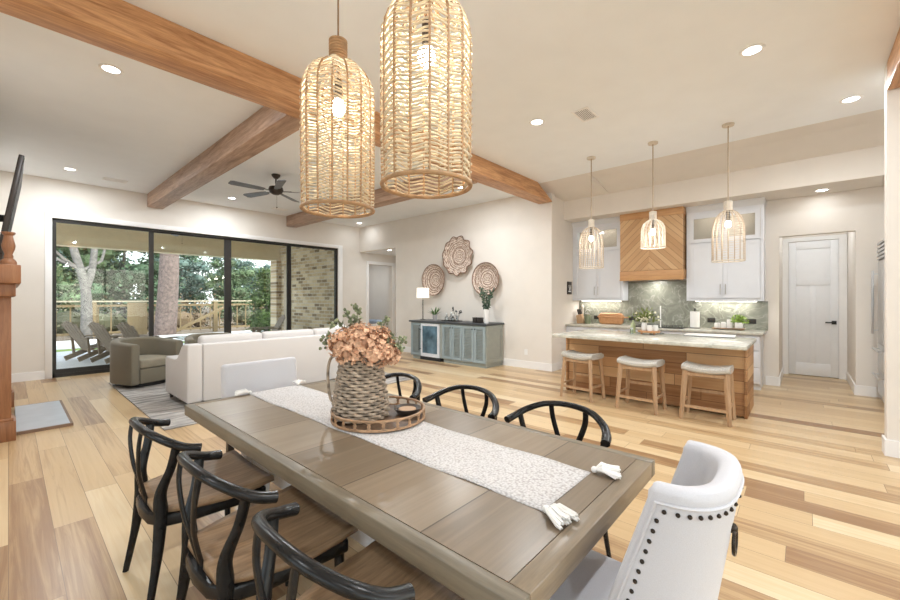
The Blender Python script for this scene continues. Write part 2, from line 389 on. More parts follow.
def M_rugmat():
    m, nt, b = newmat('rug_weave')
    v = coords(nt, (2.2,13,1), world=True)
    t = N(nt, 'ShaderNodeTexNoise', Scale=1.0, Detail=5.0, Roughness=.7); nt.links.new(v, t.inputs['Vector'])
    v2 = coords(nt, (1,1,1), world=True)
    w = N(nt, 'ShaderNodeTexWave', Scale=2.6, Distortion=2.0, Detail=2.0); w.bands_direction = 'Y'; nt.links.new(v2, w.inputs['Vector'])
    ad = nt.nodes.new('ShaderNodeMath'); ad.operation = 'MULTIPLY_ADD'; ad.inputs[1].default_value = .0; nt.links.new(w.outputs['Fac'], ad.inputs[0])
    m2 = nt.nodes.new('ShaderNodeMath'); m2.operation = 'MULTIPLY'; m2.inputs[1].default_value = .9; nt.links.new(t.outputs['Fac'], m2.inputs[0]); nt.links.new(m2.outputs[0], ad.inputs[2])
    r = ramp(nt, [(.36, (.20,.19,.18)), (.5, (.42,.39,.36)), (.66, (.60,.56,.52))]); nt.links.new(ad.outputs[0], r.inputs['Fac'])
    nt.links.new(r.outputs['Color'], b.inputs['Base Color']); b.inputs['Roughness'].default_value = .95
    return m
M_rug = M_rugmat()
def M_runnermat():
    m, nt, b = newmat('runner_weave')
    v = coords(nt, world=True)
    ck = N(nt, 'ShaderNodeTexVoronoi', Scale=105.0); nt.links.new(v, ck.inputs['Vector'])
    r = ramp(nt, [(.1, (.66,.645,.645)), (.5, (.57,.555,.55)), (.8, (.41,.385,.38))]); nt.links.new(ck.outputs['Distance'], r.inputs['Fac'])
    nt.links.new(r.outputs['Color'], b.inputs['Base Color']); b.inputs['Roughness'].default_value = .95
    iv = nt.nodes.new('ShaderNodeMath'); iv.operation = 'SUBTRACT'; iv.inputs[0].default_value = 1; nt.links.new(ck.outputs['Distance'], iv.inputs[1])
    bump(nt, b, iv.outputs[0], .5, .004)
    return m
M_runner = M_runnermat()

# ------------------------------------------------------------------ camera and light
cam = bpy.data.cameras.new('camera'); co = bpy.data.objects.new('camera', cam); col.objects.link(co)
F = 394.94; YAW = R(48.189)
cam.sensor_fit = 'HORIZONTAL'; cam.sensor_width = 36; cam.lens = F*36/900; cam.clip_start = .02
cam.shift_y = -(300-298.56)/900
co.location = (0,0,1.45); co.rotation_euler = (R(90), 0, -YAW)
scene.camera = co
def lamp(name, kind, loc, energy, color=(.91,.965,1), size=.15, rot=(0,0,0), parent=None, **k):
    l = bpy.data.lights.new(name, kind); l.energy = energy; l.color = color
    if kind == 'AREA': l.shape = 'DISK'; l.size = size
    elif kind in ('POINT', 'SPOT'): l.shadow_soft_size = size
    for a, b in k.items(): setattr(l, a, b)
    o = bpy.data.objects.new(name, l); col.objects.link(o); o.location = loc; o.rotation_euler = rot
    if parent: o.parent = parent
    return o

# ------------------------------------------------------------------ room shell
ZC = 3.63; YW = 10.18; XB = 7.2
XL = -4.0; YB = -4.0
struct('floor', MB().box(XL-.15, YB-.15, -.12, 10.15, YW+.16, 0), M_floor)
cl = MB(); cl.box(XL-.15, YB-.15, ZC, 6.7, YW+.16, ZC+.12).box(6.7, 3.88, ZC, XB+.15, YW+.16, ZC+.12)
struct('ceiling', cl, M_ceil)
# kitchen tray edge, header beam and lowered soffit
sf = MB()
sf.prism([(6.7,ZC),(7.75,3.48),(7.75,3.09),(8.65,3.09),(8.65,ZC+.12),(6.7,ZC+.12)], 'y', 2.80, 3.88)
sf.prism([(6.7,ZC),(7.12,ZC),(7.75,3.485),(7.75,3.09),(8.65,3.09),(8.65,ZC+.12),(6.7,ZC+.12)], 'y', YB, 2.80)
struct('ceiling_kitchen', sf, M_wall)
# window wall
w = MB(); w.box(-.4, YW, 0, .53, YW+.16, ZC).box(.53, YW, 2.92, 6.45, YW+.16, ZC).box(6.45, YW, 0, XB+.35, YW+.16, ZC)
w.box(XB+.35, YW, 2.53, 8.5, YW+.16, ZC).box(8.5, YW, 0, 9.2, YW+.16, ZC)
struct('wall_window', w, M_wall)
struct('wall_left', MB().box(-.4, 5.2, 0, -.25, YW, ZC), M_wall)
struct('wall_corner', MB().box(XL, 5.2, 0, -.4, 5.35, ZC), M_wall)
# unseen walls behind the camera, with window openings added to bring in daylight
w = MB(); w.box(XL-.15, YB, 0, XL, -2.6, ZC).box(XL-.15, 3.6, 0, XL, 5.35, ZC).box(XL-.15, -2.6, 0, XL, 3.6, .5).box(XL-.15, -2.6, 2.9, XL, 3.6, ZC)
struct('wall_dining', w, M_wall)
w = MB(); w.box(XL-.15, YB-.15, 0, -3.2, YB, ZC).box(4.6, YB-.15, 0, 8.65, YB, ZC).box(-3.2, YB-.15, 0, 4.6, YB, .3).box(-3.2, YB-.15, 2.9, 4.6, YB, ZC)
struct('wall_back', w, M_wall)
def winframe(name, x0, y0, x1, y1, z0, z1, n, mat=M_trim):
    dx, dy = x1-x0, y1-y0; ax = abs(dx) > abs(dy); f = MB(); g = MB(); t = .06
    def bx(a, b, za, zb, d, m):
        if ax: m.box(x0+a, y0-d/2, za, x0+b, y0+d/2, zb)
        else: m.box(x0-d/2, y0+a, za, x0+d/2, y0+b, zb)
    L = abs(dx) if ax else abs(dy)
    for i in range(n+1):
        c = L*i/n; bx(max(0, c-t/2), min(L, c+t/2), z0, z1, .08, f)
    bx(0, L, z0, z0+t, .081, f); bx(0, L, z1-t, z1, .081, f)
    bx(t/2, L-t/2, z0+t/2, z1-t/2, .008, g)
    o = struct(name, f, mat); struct('pane', g, M_glass, o); return o
winframe('window_added_2', XL-.075, -2.6, XL-.075, 3.6, .5, 2.9, 4)  # this and the next are invented windows, added for daylight
winframe('window_added_3', -3.2, YB-.075, 4.6, YB-.075, .3, 2.9, 5)
# basket wall, return wall, kitchen wall with the passage, hall
struct('wall_basket', MB().box(XB, 3.73, 0, XB+.15, 8.45, ZC).box(XB, 8.45, 2.88, XB+.15, YW, ZC), M_wall)
struct('wall_return', MB().box(XB+.15, 3.73, 0, 8.65, 3.88, 3.5), M_wall)
w = MB(); w.box(8.5, .30, 0, 8.65, 3.73, 3.5).box(8.5, YB, 0, 8.65, -.59, 3.5).box(8.5, -.59, 2.475, 8.65, .30, 3.5)
struct('wall_kitchen', w, M_wall)
w = MB(); w.box(8.65, .30, 0, 10.15, .42, 2.95).box(8.65, -.71, 0, 10.15, -.59, 2.95)
struct('wall_passage', w, M_wall)
w = MB(); w.box(10.0, .212, 0, 10.15, .30, 2.95).box(10.0, -.59, 0, 10.15, -.48, 2.95).box(10.0, -.48, 2.53, 10.15, .212, 2.95).box(10.06, -.48, -.05, 10.15, .212, 2.53)  # last box is an unseen block added to stop light under the door
struct('wall_passage_end', w, M_wall)
struct('ceiling_passage', MB().box(8.651, -.71, 2.95, 10.15, .42, 3.05), M_ceil)
struct('wall_hall', MB().box(XB+.15, 8.30, 0, 9.2, 8.45, 3.0).box(9.05, 8.45, 0, 9.2, YW, 3.0), M_wall)
struct('ceiling_hall', MB().box(XB+.15, 8.3, 2.88, 9.2, YW, 3.0), M_ceil)
# right pillar wall and wall behind the refrigerator
struct('wall_right', MB().box(5.407, YB, 0, 5.55, -.575, ZC), M_wall)
struct('wall_refrigerator', MB().box(5.55, -1.75, 0, 8.5, -1.6, 3.5), M_wall)
# room seen through the hall doorway
w = MB(); w.box(7.0, YW+.16, 0, 7.15, 13.2, 2.9).box(9.3, YW+.16, 0, 9.45, 13.2, 2.9).box(7.0, 13.2, 0, 9.45, 13.35, 2.9)
struct('wall_bedroom', w, M_wall)
struct('ceiling_bedroom', MB().box(7.0, YW+.16, 2.9, 9.45, 13.35, 3.0), M_ceil)
struct('floor_bedroom', MB().box(7.0, YW+.16, -.1, 9.45, 13.35, 0), M_floor)
# baseboards
H = .15; T = .016
struct('baseboard_window', MB().box(-.25, YW-T, 0, .44, YW, H).box(6.61, YW-T, 0, 7.44, YW, H), M_trim)
struct('baseboard_basket', MB().box(XB-T, 3.73-T, 0, XB, 4.86, H).box(XB-T, 7.22, 0, XB, 8.45, H), M_trim)
struct('baseboard_return', MB().box(XB, 3.73-T, 0, 7.8, 3.73, H), M_trim)
struct('baseboard_kitchen', MB().box(8.5-T, .30, 0, 8.5, .47, H).box(8.5-T, -.80, 0, 8.5, -.59, H), M_trim)
struct('baseboard_passage', MB().box(8.5-T, .30-T, 0, 9.96, .30, H).box(8.5-T, -.59, 0, 9.96, -.59+T, H), M_trim)
struct('baseboard_right', MB().box(5.407-T, YB, 0, 5.407, -.575+T, H).box(5.407, -.575, 0, 5.55+T, -.575+T, H), M_trim)
# trim around the sliding door
t_ = .095
w = MB(); w.box(.53-t_, YW-.02, 0, .53, YW, 2.92+t_).box(6.45, YW-.02, 0, 6.45+t_+.05, YW, 2.92+t_).box(.53, YW-.02, 2.92, 6.45, YW, 2.92+t_)
struct('trim_1', w, M_trim, bevel=.004)
# sliding glass door, four panels
fr = MB(); X0, X1 = .53, 6.45
fr.box(X0, YW+.02, .0, X1, YW+.14, .07).box(X0, YW+.02, 2.88, X1, YW+.14, 2.92).box(X0, YW+.02, 0, X0+.035, YW+.14, 2.92).box(X1-.045, YW+.02, 0, X1, YW+.14, 2.92)
d1 = struct('window_1', fr, M_frame)
xs = [.565, 2.007, 3.497, 4.995, 6.405]
for i in range(4):
    a, b = xs[i], xs[i+1]; y = YW + (.05 if i in (0, 3) else .09); p = MB()
    wl = .02 if i == 0 else (.075 if i == 2 else .045); wr = .02 if i == 3 else (.075 if i == 1 else .045)
    p.box(a, y-.02, .07, a+wl, y+.02, 2.88).box(b-wr, y-.02, .07, b, y+.02, 2.88).box(a+wl, y-.02, .07, b-wr, y+.02, .15).box(a+wl, y-.02, 2.85, b-wr, y+.02, 2.88)
    q = struct('sash', p, M_frame, d1)
    struct('pane', MB().box(a+wl, y-.004, .15, b-wr, y+.004, 2.85), M_glass, q)
struct('handle', MB().box(3.53, YW+.0, .95, 3.56, YW+.03, 1.25), M_blackm, d1)
# hall doorway casing
w = MB(); w.box(7.45, YW-.02, 0, 7.55, YW, 2.63).box(8.5, YW-.02, 0, 8.6, YW, 2.63).box(7.55, YW-.02, 2.53, 8.5, YW, 2.63)
struct('trim_2', w, M_trim)
struct('trim_3', MB().box(XB+.0, 8.452, 0, XB+.15, 8.47, 2.88), M_trim)
# white panel door at the end of the passage
w = MB(); w.box(9.98, .212, 0, 10.0, .30, 2.60).box(9.98, -.585, 0, 10.0, -.48, 2.60).box(9.98, -.48, 2.53, 10.0, .212, 2.60)
struct('trim_4', w, M_trim)
dr = MB(); dr.box(10.015, -.478, .012, 10.05, .209, 2.525)
y0, y1 = -.478, .209; s_ = .105
for a, b, c, d in ((y0, y0+s_, .012, 2.525), (y1-s_, y1, .012, 2.525), (y0+s_, y1-s_, .012, .24), (y0+s_, y1-s_, 2.38, 2.525), (y0+s_, y1-s_, 1.70, 1.81), (-.175, -.094, .24, 1.70)):
    dr.box(10.0, a, c, 10.015, b, d)
door = struct('door_1', dr, M_door, bevel=.003)
hd = MB(); hd.box(9.985, -.45, .98, 10.0, -.385, 1.045); hd.box(9.955, -.43, 1.0, 9.985, -.405, 1.025); hd.box(9.945, -.43, 1.0, 9.962, -.30, 1.024)
struct('handle', hd, M_blackm, door, label='black lever handle')
# bedroom glimpse
bed = thing('bed', 'bed with blue grey blanket in the room beyond the hall doorway', 'bed', (8.3, 12.3, 0))
obj('mattress', MB().box(-.75, -.85, .28, .75, .85, .62), M_white, bed, bevel=.06)
obj('blanket', MB().box(-.78, -.88, .55, .78, .3, .68), fabric('blanket_blue', (.28,.36,.48), 60), bed, bevel=.05)
obj('bed_frame', MB().box(-.78, -.87, .0, .78, .87, .28), M_darkwood, bed)

# ------------------------------------------------------------------ ceiling beams
bm_ = MB(); bm_.prism([(XL, 3.366), (7.19, 3.366), (6.60, ZC), (XL, ZC)], 'y', 3.70, 4.01)
tag(obj('ceiling_beam', bm_, M_beam, bevel=.008), 'long orange stained wooden beam running across the ceiling above the dining area', 'beam')
for xc, lb in ((2.06, 'wooden ceiling beam on the left, ending above the second door mullion'), (5.03, 'wooden ceiling beam half hidden behind the woven dining pendants')):
    tag(obj('ceiling_beam', MB().box(xc-.135, 4.01, 3.355, xc+.135, YW, ZC), M_beamy, bevel=.008), lb, 'beam', 'wooden ceiling beams')
tag(obj('ceiling_beam', MB().box(XL, -.88, 3.366, 5.40, -.575, ZC), M_beam, bevel=.008), 'wooden ceiling beam stub at the top of the right hand wall', 'beam', 'wooden ceiling beams')

# ------------------------------------------------------------------ recessed lights, vents
rl = None
LP = [((.65,4.9), 'recessed ceiling light nearest the long beam on the left'), ((.69,9.2), 'recessed ceiling light close to the glass door wall at far left'),
      ((3.23,9.24), 'recessed ceiling light below left of the ceiling fan'), ((4.35,2.45), 'recessed ceiling light just right of the large woven pendants'),
      ((4.35,.335), 'largest looking recessed ceiling light, right of centre above the island pendants'), ((6.14,-.39), 'recessed ceiling light by the right hand wall, above the passage'),
      ((6.75,9.55), 'recessed ceiling light in the far corner above the hall opening'),
      ((3.3,4.95), 'added recessed fill light hidden behind the left woven pendant'), ((5.9,5.0), 'added recessed fill light hidden behind the right woven pendant'),  # both added as fill for the living area, no fixture visible there
      ((1.7,-.5), 'added recessed fill light, unseen behind the viewer'), ((-1.6,1.6), 'added recessed fill light, unseen left of the viewer'), ((-1.2,-2.2), 'added recessed fill light, unseen at the back left'), ((2.6,-2.4), 'added recessed fill light, unseen at the back right')]  # these four are invented lights out of view, added to brighten the room
K_CAN = 24
for (x, y), lb in LP:
    if rl is None:
        rl = thing('recessed_light', lb, 'ceiling light', (x, y, ZC), 0, 'recessed ceiling lights')
        obj('trim_ring', MB().lathe([(.065,0),(.067,-.006),(.09,-.006),(.094,-.0005)], 28), M_trim, rl, smooth=True)
        obj('lens', MB().lathe([(.066,-.003),(.0,-.003)], 28), M_can, rl)
    else: dup(rl, (x, y, ZC), 0, lb)
    lamp('can_lamp', 'AREA', (x, y, ZC-.02), K_CAN*(.15 if y > 9.3 and x > 5 else 3.0 if y == 4.95 else 1.3), size=.13)
for (x, y, z, e), lb in (((8.2,-.21,3.09,1.5), 'recessed light in the lowered soffit near the white door'), ((7.5,9.1,2.88,8), 'recessed light in the hall ceiling beside the doorway'), ((9.2,-.15,2.95,5), 'added recessed light in the passage ceiling, brightening the white door')):  # the passage light is added to brighten the door, no fixture visible
    dup(rl, (x, y, z), 0, lb); lamp('can_lamp', 'AREA', (x, y, z-.02), e, size=.13)
lamp('bedroom_lamp', 'AREA', (8.2, 11.8, 2.85), 11, size=.3)
def vent(x, y, label, rz):
    t = thing('ceiling_vent', label, 'vent', (x, y, ZC), rz, 'ceiling air vents')
    obj('frame', MB().box(-.17,-.10,-.012,.17,-.075,-.0005).box(-.17,.075,-.012,.17,.10,-.0005).box(-.17,-.075,-.012,-.145,.075,-.0005).box(.145,-.075,-.012,.17,.075,-.0005), M_trim, t)
    s = MB()
    for k in range(7): s.bar((-.145, -.06+k*.02, -.007), (.145, -.06+k*.02, -.007), .009, .003, (0,.5,1))
    obj('louvre', s, M_trim, t)
    obj('backing', MB().box(-.145,-.075,-.0025,.145,.075,-.001), plain('vent_dark', (.10,.10,.10), .8), t)
vent(4.545, 1.92, 'white rectangular air vent in the ceiling above the island pendants', 0)
vent(1.31, 9.43, 'small white air vent in the ceiling near the left beam', 0)
vent(4.4, 9.5, 'small white air vent in the ceiling beside the half hidden beam', 0)

# ------------------------------------------------------------------ fireplace, hearth, TV
fp = thing('fireplace_mantel', 'reddish brown wooden fireplace mantel at the left edge of the room', 'fireplace', (0, 0, 0))
leg = MB()
def mleg(y0, y1):
    m = MB(); m.box(-.245, y0+.02, .0, .02, y1-.02, 1.47); return m
def mplinth(y0, y1): return MB().box(-.245, y0, 0, .052, y1, .20).box(-.245, y0+.01, .20, .036, y1-.01, .23)
for y0, y1 in ((6.0, 6.26), (7.85, 8.11)):
    obj('leg', mleg(y0, y1), M_mantel, fp, bevel=.004); obj('plinth', mplinth(y0, y1), M_mantel, fp, bevel=.004)
obj('frieze', MB().box(-.245, 6.261, 1.15, -.03, 7.849, 1.47), M_mantel, fp, bevel=.004)
obj('shelf', MB().box(-.245, 5.93, 1.47, .05, 8.18, 1.60).box(-.245, 5.88, 1.60, .085, 8.23, 1.79), M_mantel, fp, bevel=.008)
obj('firebox', MB().box(-.245, 6.262, 0, -.15, 7.848, 1.149), M_blackm, fp)
hs = thing('hearth_slab', 'grey stone hearth slab with a wooden edge on the floor before the fireplace', 'hearth', (0,0,0))
obj('slab', MB().box(.056, 6.235, .0, .47, 7.71, .034), M_hearth, hs)
obj('edging', MB().box(.056, 6.21, 0, .495, 6.234, .032).box(.471, 6.235, 0, .495, 7.71, .032).box(.056, 7.711, 0, .495, 7.735, .032), plain('hearth_edge', (.21,.13,.085), .5), hs)
cs = thing('candlestick', 'turned brown wooden candlestick standing on the end of the mantel shelf', 'candlestick', (.0, 6.02, 1.79))
obj('stem', MB().lathe([(.058,0),(.06,.03),(.05,.05),(.032,.07),(.036,.09),(.028,.11),(.045,.16),(.05,.20),(.038,.26),(.032,.30),(.05,.32),(.05,.335)], 20), M_mantel, cs, smooth=True)
tv = thing('television', 'dark flat television tilted forward above the mantel, seen edge on', 'television', (-.06, 6.35, 1.92))
TM = Matrix.Rotation(R(8.5), 4, 'Y')
obj('panel', MB().box(-.03, 0, 0, .015, 1.75, 1.11).xform(TM), M_darkwood, tv, bevel=.008)
obj('screen', MB().box(.0152, .02, .02, .019, 1.73, 1.09).xform(TM), M_blackm, tv)
obj('wall_mount', MB().box(-.188, .75, .40, -.11, 1.0, .62).box(-.12, .85, .46, .04, .9, .54), M_blackm, tv)

# ------------------------------------------------------------------ dining table
TX0, TX1, TY0, TY1, TZ = .760, 1.847, .473, 2.988, .762
tb = thing('dining_table', 'long brown grey plank top dining table with a white trestle base', 'table', (0,0,0))
obj('tabletop', MB().box(TX0+.05, TY0+.061, TZ-.05, TX1-.05, TY1-.061, TZ), M_table, tb)
obj('edge_board', MB().box(TX0, TY0, TZ-.066, TX0+.049, TY1, TZ).box(TX1-.049, TY0, TZ-.066, TX1, TY1, TZ), M_tedge, tb, bevel=.004)
for a, b in ((TY0, TY0+.06), (TY1-.06, TY1)):
    obj('end_board', MB().box(TX0+.0495, a, TZ-.066, TX1-.0495, b, TZ), M_tedgex, tb, bevel=.003)
obj('apron', MB().box(1.04, 1.0, .36, 1.07, 2.64, .46).box(1.50, 1.0, .36, 1.53, 2.64, .46), M_tbase, tb, bevel=.004)
for yc in (.95, 2.69):
    m = MB(); m.box(.99, yc-.055, 0, 1.585, yc+.055, .09); m.box(.95, yc-.05, .62, 1.66, yc+.05, TZ-.051); m.box(1.16, yc-.03, .36, 1.41, yc+.03, .46)
    for xx in (1.01, 1.41): m.box(xx, yc-.045, .09, xx+.15, yc+.045, .62)
    obj('trestle', m, M_tbase, tb, bevel=.006)
obj('stretcher', MB().box(1.26, .981, .37, 1.35, 2.659, .455), M_tbase, tb, bevel=.006)

# table runner with tassels
rn = thing('table_runner', 'cream woven table runner with tasselled corners along the dining table', 'table runner', (0,0,TZ))
def rfn(u, v):
    x = 1.150 + .385*v; y = .625 + 2.37*u
    return (x + .004*sin(y*9), y, .0035 + .0016*sin(y*17+x*4))
rt = MB().grid(rfn, 90, 10)
ro = obj('cloth', rt, M_runner, rn, smooth=True); so = ro.modifiers.new('s', 'SOLIDIFY'); so.thickness = .003; so.offset = 1
for x, y, a in ((1.15,.625,-100), (1.535,.625,-65), (1.17,2.965,160), (1.52,2.965,60)):
    m = MB(); d = Vector((cos(R(a)), sin(R(a)), 0)); p = Vector((x, y, .014)); q = Vector((-d.y, d.x, 0))
    m.ball(p+d*.012, .013, 10, 6)
    for k in range(84):
        f = random.uniform(-1,1); e = p + d*random.uniform(.078,.108) + q*f*.050; e.z = .006+.030*random.random()*(1-abs(f)*.6)
        mid = p + d*.040 + q*f*.034; mid.z = .022+.020*random.random()*(1-abs(f)*.5)
        m.tube([p+d*.012, mid, e], .0034, 5)
    obj('tassel', m, M_white, rn, smooth=True, label='white tassel')

# ------------------------------------------------------------------ wishbone chairs
def make_chair(loc, rz, label):
    t = thing('wishbone_chair', label, 'chair', loc, rz, 'black wishbone chairs around the table')
    half = [(-.085,.288,.735),(-.15,.272,.752),(-.215,.225,.787),(-.268,.135,.822),(-.285,0,.835)]
    pts = half + [(x,-y,z) for x, y, z in half[-2::-1]]
    pp = smoothpath(pts, 7); n = len(pp)
    rr = [.0158 + .005*min(1, abs(i-(n-1)/2)/(n/2)) for i in range(n)]
    obj('back_rail', MB().tube(pp, rr, 12, 1.15, ref=(0,0,1)), M_black, t, smooth=True)
    for s in (1, -1):
        p = smoothpath([(-.175,s*.255,.765),(-.192,s*.235,.66),(-.226,s*.205,.54),(-.226,s*.205,.43),(-.245,s*.222,.24),(-.285,s*.245,0)], 6)
        r_ = [.020+.010*max(0, 1-abs(i/(len(p)-1)-.55)/.3) - .006*max(0, (i/(len(p)-1)-.75)/.25) for i in range(len(p))]
        obj('leg', MB().tube(p, r_, 10, .72, ref=(1,0,0)), M_black, t, smooth=True)
    for s in (1, -1):
        obj('leg', MB().tube([(.205,s*.235,.425),(.21,s*.238,.2),(.215,s*.242,0)], [.022,.019,.014], 10), M_black, t, smooth=True)
    y = MB()
    for s in (1, -1):
        p = smoothpath([(-.281,s*.105,.822),(-.290,s*.098,.74),(-.284,s*.06,.63),(-.268,s*.026,.55),(-.240,s*.016,.43)], 6)
        y.tube(p, .0165, 8, .55, ref=(0,1,0) if s > 0 else (0,1,0))
    obj('splat', y, M_black, t, smooth=True)
    fr = MB()
    for k in range(12): pass
    fr.prism([(.235,.268),(-.10,.245),(-.215,.205),(-.262,.12),(-.272,0),(-.262,-.12),(-.215,-.205),(-.10,-.245),(.235,-.268)], 'z', .375, .432)
    obj('seat_frame', fr, M_black, t, bevel=.01)
    def sfn(u, v):
        a = -1+2*v; x = -.245 + .515*u; wd = .205 + .077*min(1, u*1.5) if u < .67 else .282
        wd = .16 + .122*(min(1, u/.55))**.6
        z = .437 + .013*(abs(a)**2.2)*(.35+.65*u) - .010*sin(PI*min(1,u*1.0)) + (.004 if u > .9 else 0)
        return (x, a*wd, z)
    sm = MB().grid(sfn, 14, 15)
    so_ = obj('seat', sm, M_seat, t, smooth=True); k = so_.modifiers.new('s', 'SOLIDIFY'); k.thickness = .028; k.offset = 1
    return t
CX = .735
ch = make_chair((CX, 1.0, 0), 0, 'black wishbone chair nearest the viewer, on the left of the table')
dup(ch, (CX-.005, 1.705, 0), 0, 'middle black wishbone chair on the left side of the table')
dup(ch, (CX-.035, 2.44, 0), 0, 'black wishbone chair on the left of the table, farthest from the viewer')
RX = 1.875
dup(ch, (RX, 1.015, 0), PI, 'black wishbone chair across the table, nearest the white wingback chair')
dup(ch, (RX-.02, 1.69, 0), PI, 'middle black wishbone chair across the table, in front of the buffet')
dup(ch, (RX-.03, 2.38, 0), PI, 'black wishbone chair across the table, half hidden behind the flower pitcher')

# ------------------------------------------------------------------ upholstered chairs
def curved_chair():
    t = thing('wingback_chair', 'white upholstered wingback dining chair with dark nailheads at the near table end', 'chair', (1.295, .122, 0))
    HW = .222
    def plan(phi, z, inset):
        k = (z-.42)/.55
        hw = HW + .03*(1-k) - inset
        back = .085*(1-max(0,k)) + 0.0 + inset
        tip = .165 + .175*(1-max(0,min(1,k)))
        ss = sin(phi); cc = cos(phi)
        x = hw*math.copysign(abs(ss)**.72, ss); y = tip + (back-tip)*abs(cc)**.72
        return x, y
    nphi = 25; rows = [.34,.42,.52,.62,.72,.82,.90,.945,.968]
    def fn_out(u, v):
        phi = -PI/2+PI*u; z = rows[v]; x, y = plan(phi, z, 0); return (x, y, z)
    verts = []; faces = []
    prof = [(0, z) for z in rows] + [(.008,.980),(.024,.986),(.046,.980)] + [(.056, z) for z in reversed(rows)]
    for i in range(nphi):
        phi = -PI/2+PI*i/(nphi-1)
        for ins, z in prof:
            x, y = plan(phi, min(z,.97), ins); verts.append((x, y, z - (.0 if True else 0)))
    m = len(prof)
    for i in range(nphi-1):
        for j in range(m-1): faces.append((i*m+j, (i+1)*m+j, (i+1)*m+j+1, i*m+j+1))
        faces.append((i*m+m-1, (i+1)*m+m-1, (i+1)*m, i*m))
    faces.append(tuple(range(m))); faces.append(tuple((nphi-1)*m+j for j in range(m))[::-1])
    obj('backrest', MB().add(verts, faces), M_linen, t, bevel=.012, seg=3)
    pip = []
    for z in rows[1:]:
        x, y = plan(-PI/2, min(z,.95), -.002); pip.append((x, y+.0-.022, min(z,.945)))
    ptop = [(*plan(-PI/2+PI*i/40, .95, -.001), .945) for i in range(2, 39)]
    pr_ = [(-p[0], p[1], p[2]) for p in pip[::-1]]
    obj('piping', MB().tube(pip[:-1]+ptop+pr_[1:], .0045, 6), M_linen, t, smooth=True)
    nail = None
    def put(p):
        nonlocal nail
        if nail is None:
            nail = obj('nailhead', MB().ball((0,0,0), .0058, 8, 6), M_nail, t, smooth=True); nail.location = p
        else:
            c = nail.copy(); col.objects.link(c); c.parent = t; c.location = p
    for i in range(19):
        phi = -PI/2 + PI*(i+1.0)/20; x, y = plan(phi, .93, -.001); put((x, y, .926))
    for s in (-1, 1):
        for k in range(18):
            z = .900-.028*k; x, y = plan(-PI/2, z, -.001)
            x2, y2 = plan(-PI/2+.12, z, -.001); put((-s*x2 if s > 0 else x2, y2, z))
    rg = MB(); yb = plan(0, .80, 0)[1]; rg.tube([(.032*cos(a*PI/8), yb-.012, .80+.032*sin(a*PI/8)) for a in range(16)], .0045, 6, closed=True); 
    obj('pull_ring', rg, M_nail, t, smooth=True, label='dark metal pull ring'); 
    obj('ring_mount', MB().ball((0,yb-.006,.835), .014, 10, 6), M_nail, t, smooth=True)
    obj('seat', MB().box(-.225, .10, .36, .225, .62, .485), M_linen, t, bevel=.035, seg=4)
    for sx in (-1,1):
        for yy in (.14,.58): obj('leg', MB().tube([(sx*.19, yy, .36),(sx*.20, yy+(.0 if yy>.3 else -.04), 0)], [.022,.015], 8), M_darkwood, t, smooth=True)
curved_chair()
pc = thing('parsons_chair', 'white upholstered parsons chair at the far end of the dining table', 'chair', (1.385, 3.06, 0))
obj('backrest', MB().prism([(.17,.40),(.27,.36),(.315,.935),(.235,.945)], 'x', -.295, .295), M_linen, pc, bevel=.028, seg=4)
obj('seat', MB().box(-.285, -.28, .34, .285, .21, .48), M_linen, pc, bevel=.03, seg=3)
for sx in (-1,1):
    for yy in (-.24,.22): obj('leg', MB().box(sx*.25-.022, yy-.022, 0, sx*.25+.022, yy+.022, .36), M_darkwood, pc)

# ------------------------------------------------------------------ table centre: tray, pitcher, flowers, bowls
TC = (1.405, 1.80)
tr = thing('rattan_tray', 'round brown rattan tray with looped sides on the dining table runner', 'tray', (TC[0], TC[1], TZ+.0075))
obj('tray_base', MB().lathe([(.0,0),(.255,0),(.258,.008),(.0,.012)], 40), M_tray, tr)
m = MB(); n = 22
for z in (.01, .058):
    m.tube([(.258*cos(a*2*PI/48), .258*sin(a*2*PI/48), z) for a in range(48)], .007, 6, closed=True)
M_loop = plain('tray_loops', (.34,.205,.115), .5, var=.3, scale=40)
obj('rim', m, M_loop, tr, smooth=True)
m = MB()
for k in range(n):
    a0 = 2*PI*k/n
    m.tube([(.259*cos(a0+.165*cos(b*PI/6)), .259*sin(a0+.165*cos(b*PI/6)), .034+.024*sin(b*PI/6)) for b in range(12)], .0048, 5, closed=True)
obj('looped_side', m, M_loop, tr, smooth=True)
PCX, PCY = 1.335, 1.873
pv = thing('wicker_pitcher', 'grey brown wicker pitcher with a tall handle standing in the rattan tray', 'pitcher', (PCX, PCY, TZ+.02))
def prad(z): 
    k = z/.34
    return .150 - .004*k - .05*max(0, k-.12)**1.15 + (.004 if k > .95 else 0) - (.012*(1-k/.08) if k < .08 else 0)
m = MB(); rows = 20; seg = 104
for i in range(rows):
    z = .012 + .325*i/(rows-1); ph = PI*(i % 2)
    m.tube([((prad(z)+.0085*sin(13*a*2*PI/seg+ph))*cos(a*2*PI/seg), (prad(z)+.0085*sin(13*a*2*PI/seg+ph))*sin(a*2*PI/seg), z+.002*cos(13*a*2*PI/seg+ph)) for a in range(seg)], .0088, 6, closed=True)
obj('woven_body', m, M_wick, pv, smooth=True)
obj('liner', MB().lathe([(.0,.004),(prad(.01)-.016,.006)]+[(prad(z*.01)-.0155, z*.01) for z in range(2,34,3)]+[(.085,.33),(.085,.05),(0,.045)], 32), plain('liner_dark', (.10,.07,.05), .8), pv, smooth=True)
ld = Vector((-.667,.745,0))
hp = [ld*.098+Vector((0,0,.325)), ld*.125+Vector((0,0,.345)), ld*.165+Vector((0,0,.335)), ld*.185+Vector((0,0,.28)), ld*.186+Vector((0,0,.18)), ld*.172+Vector((0,0,.10)), ld*.150+Vector((0,0,.075))]
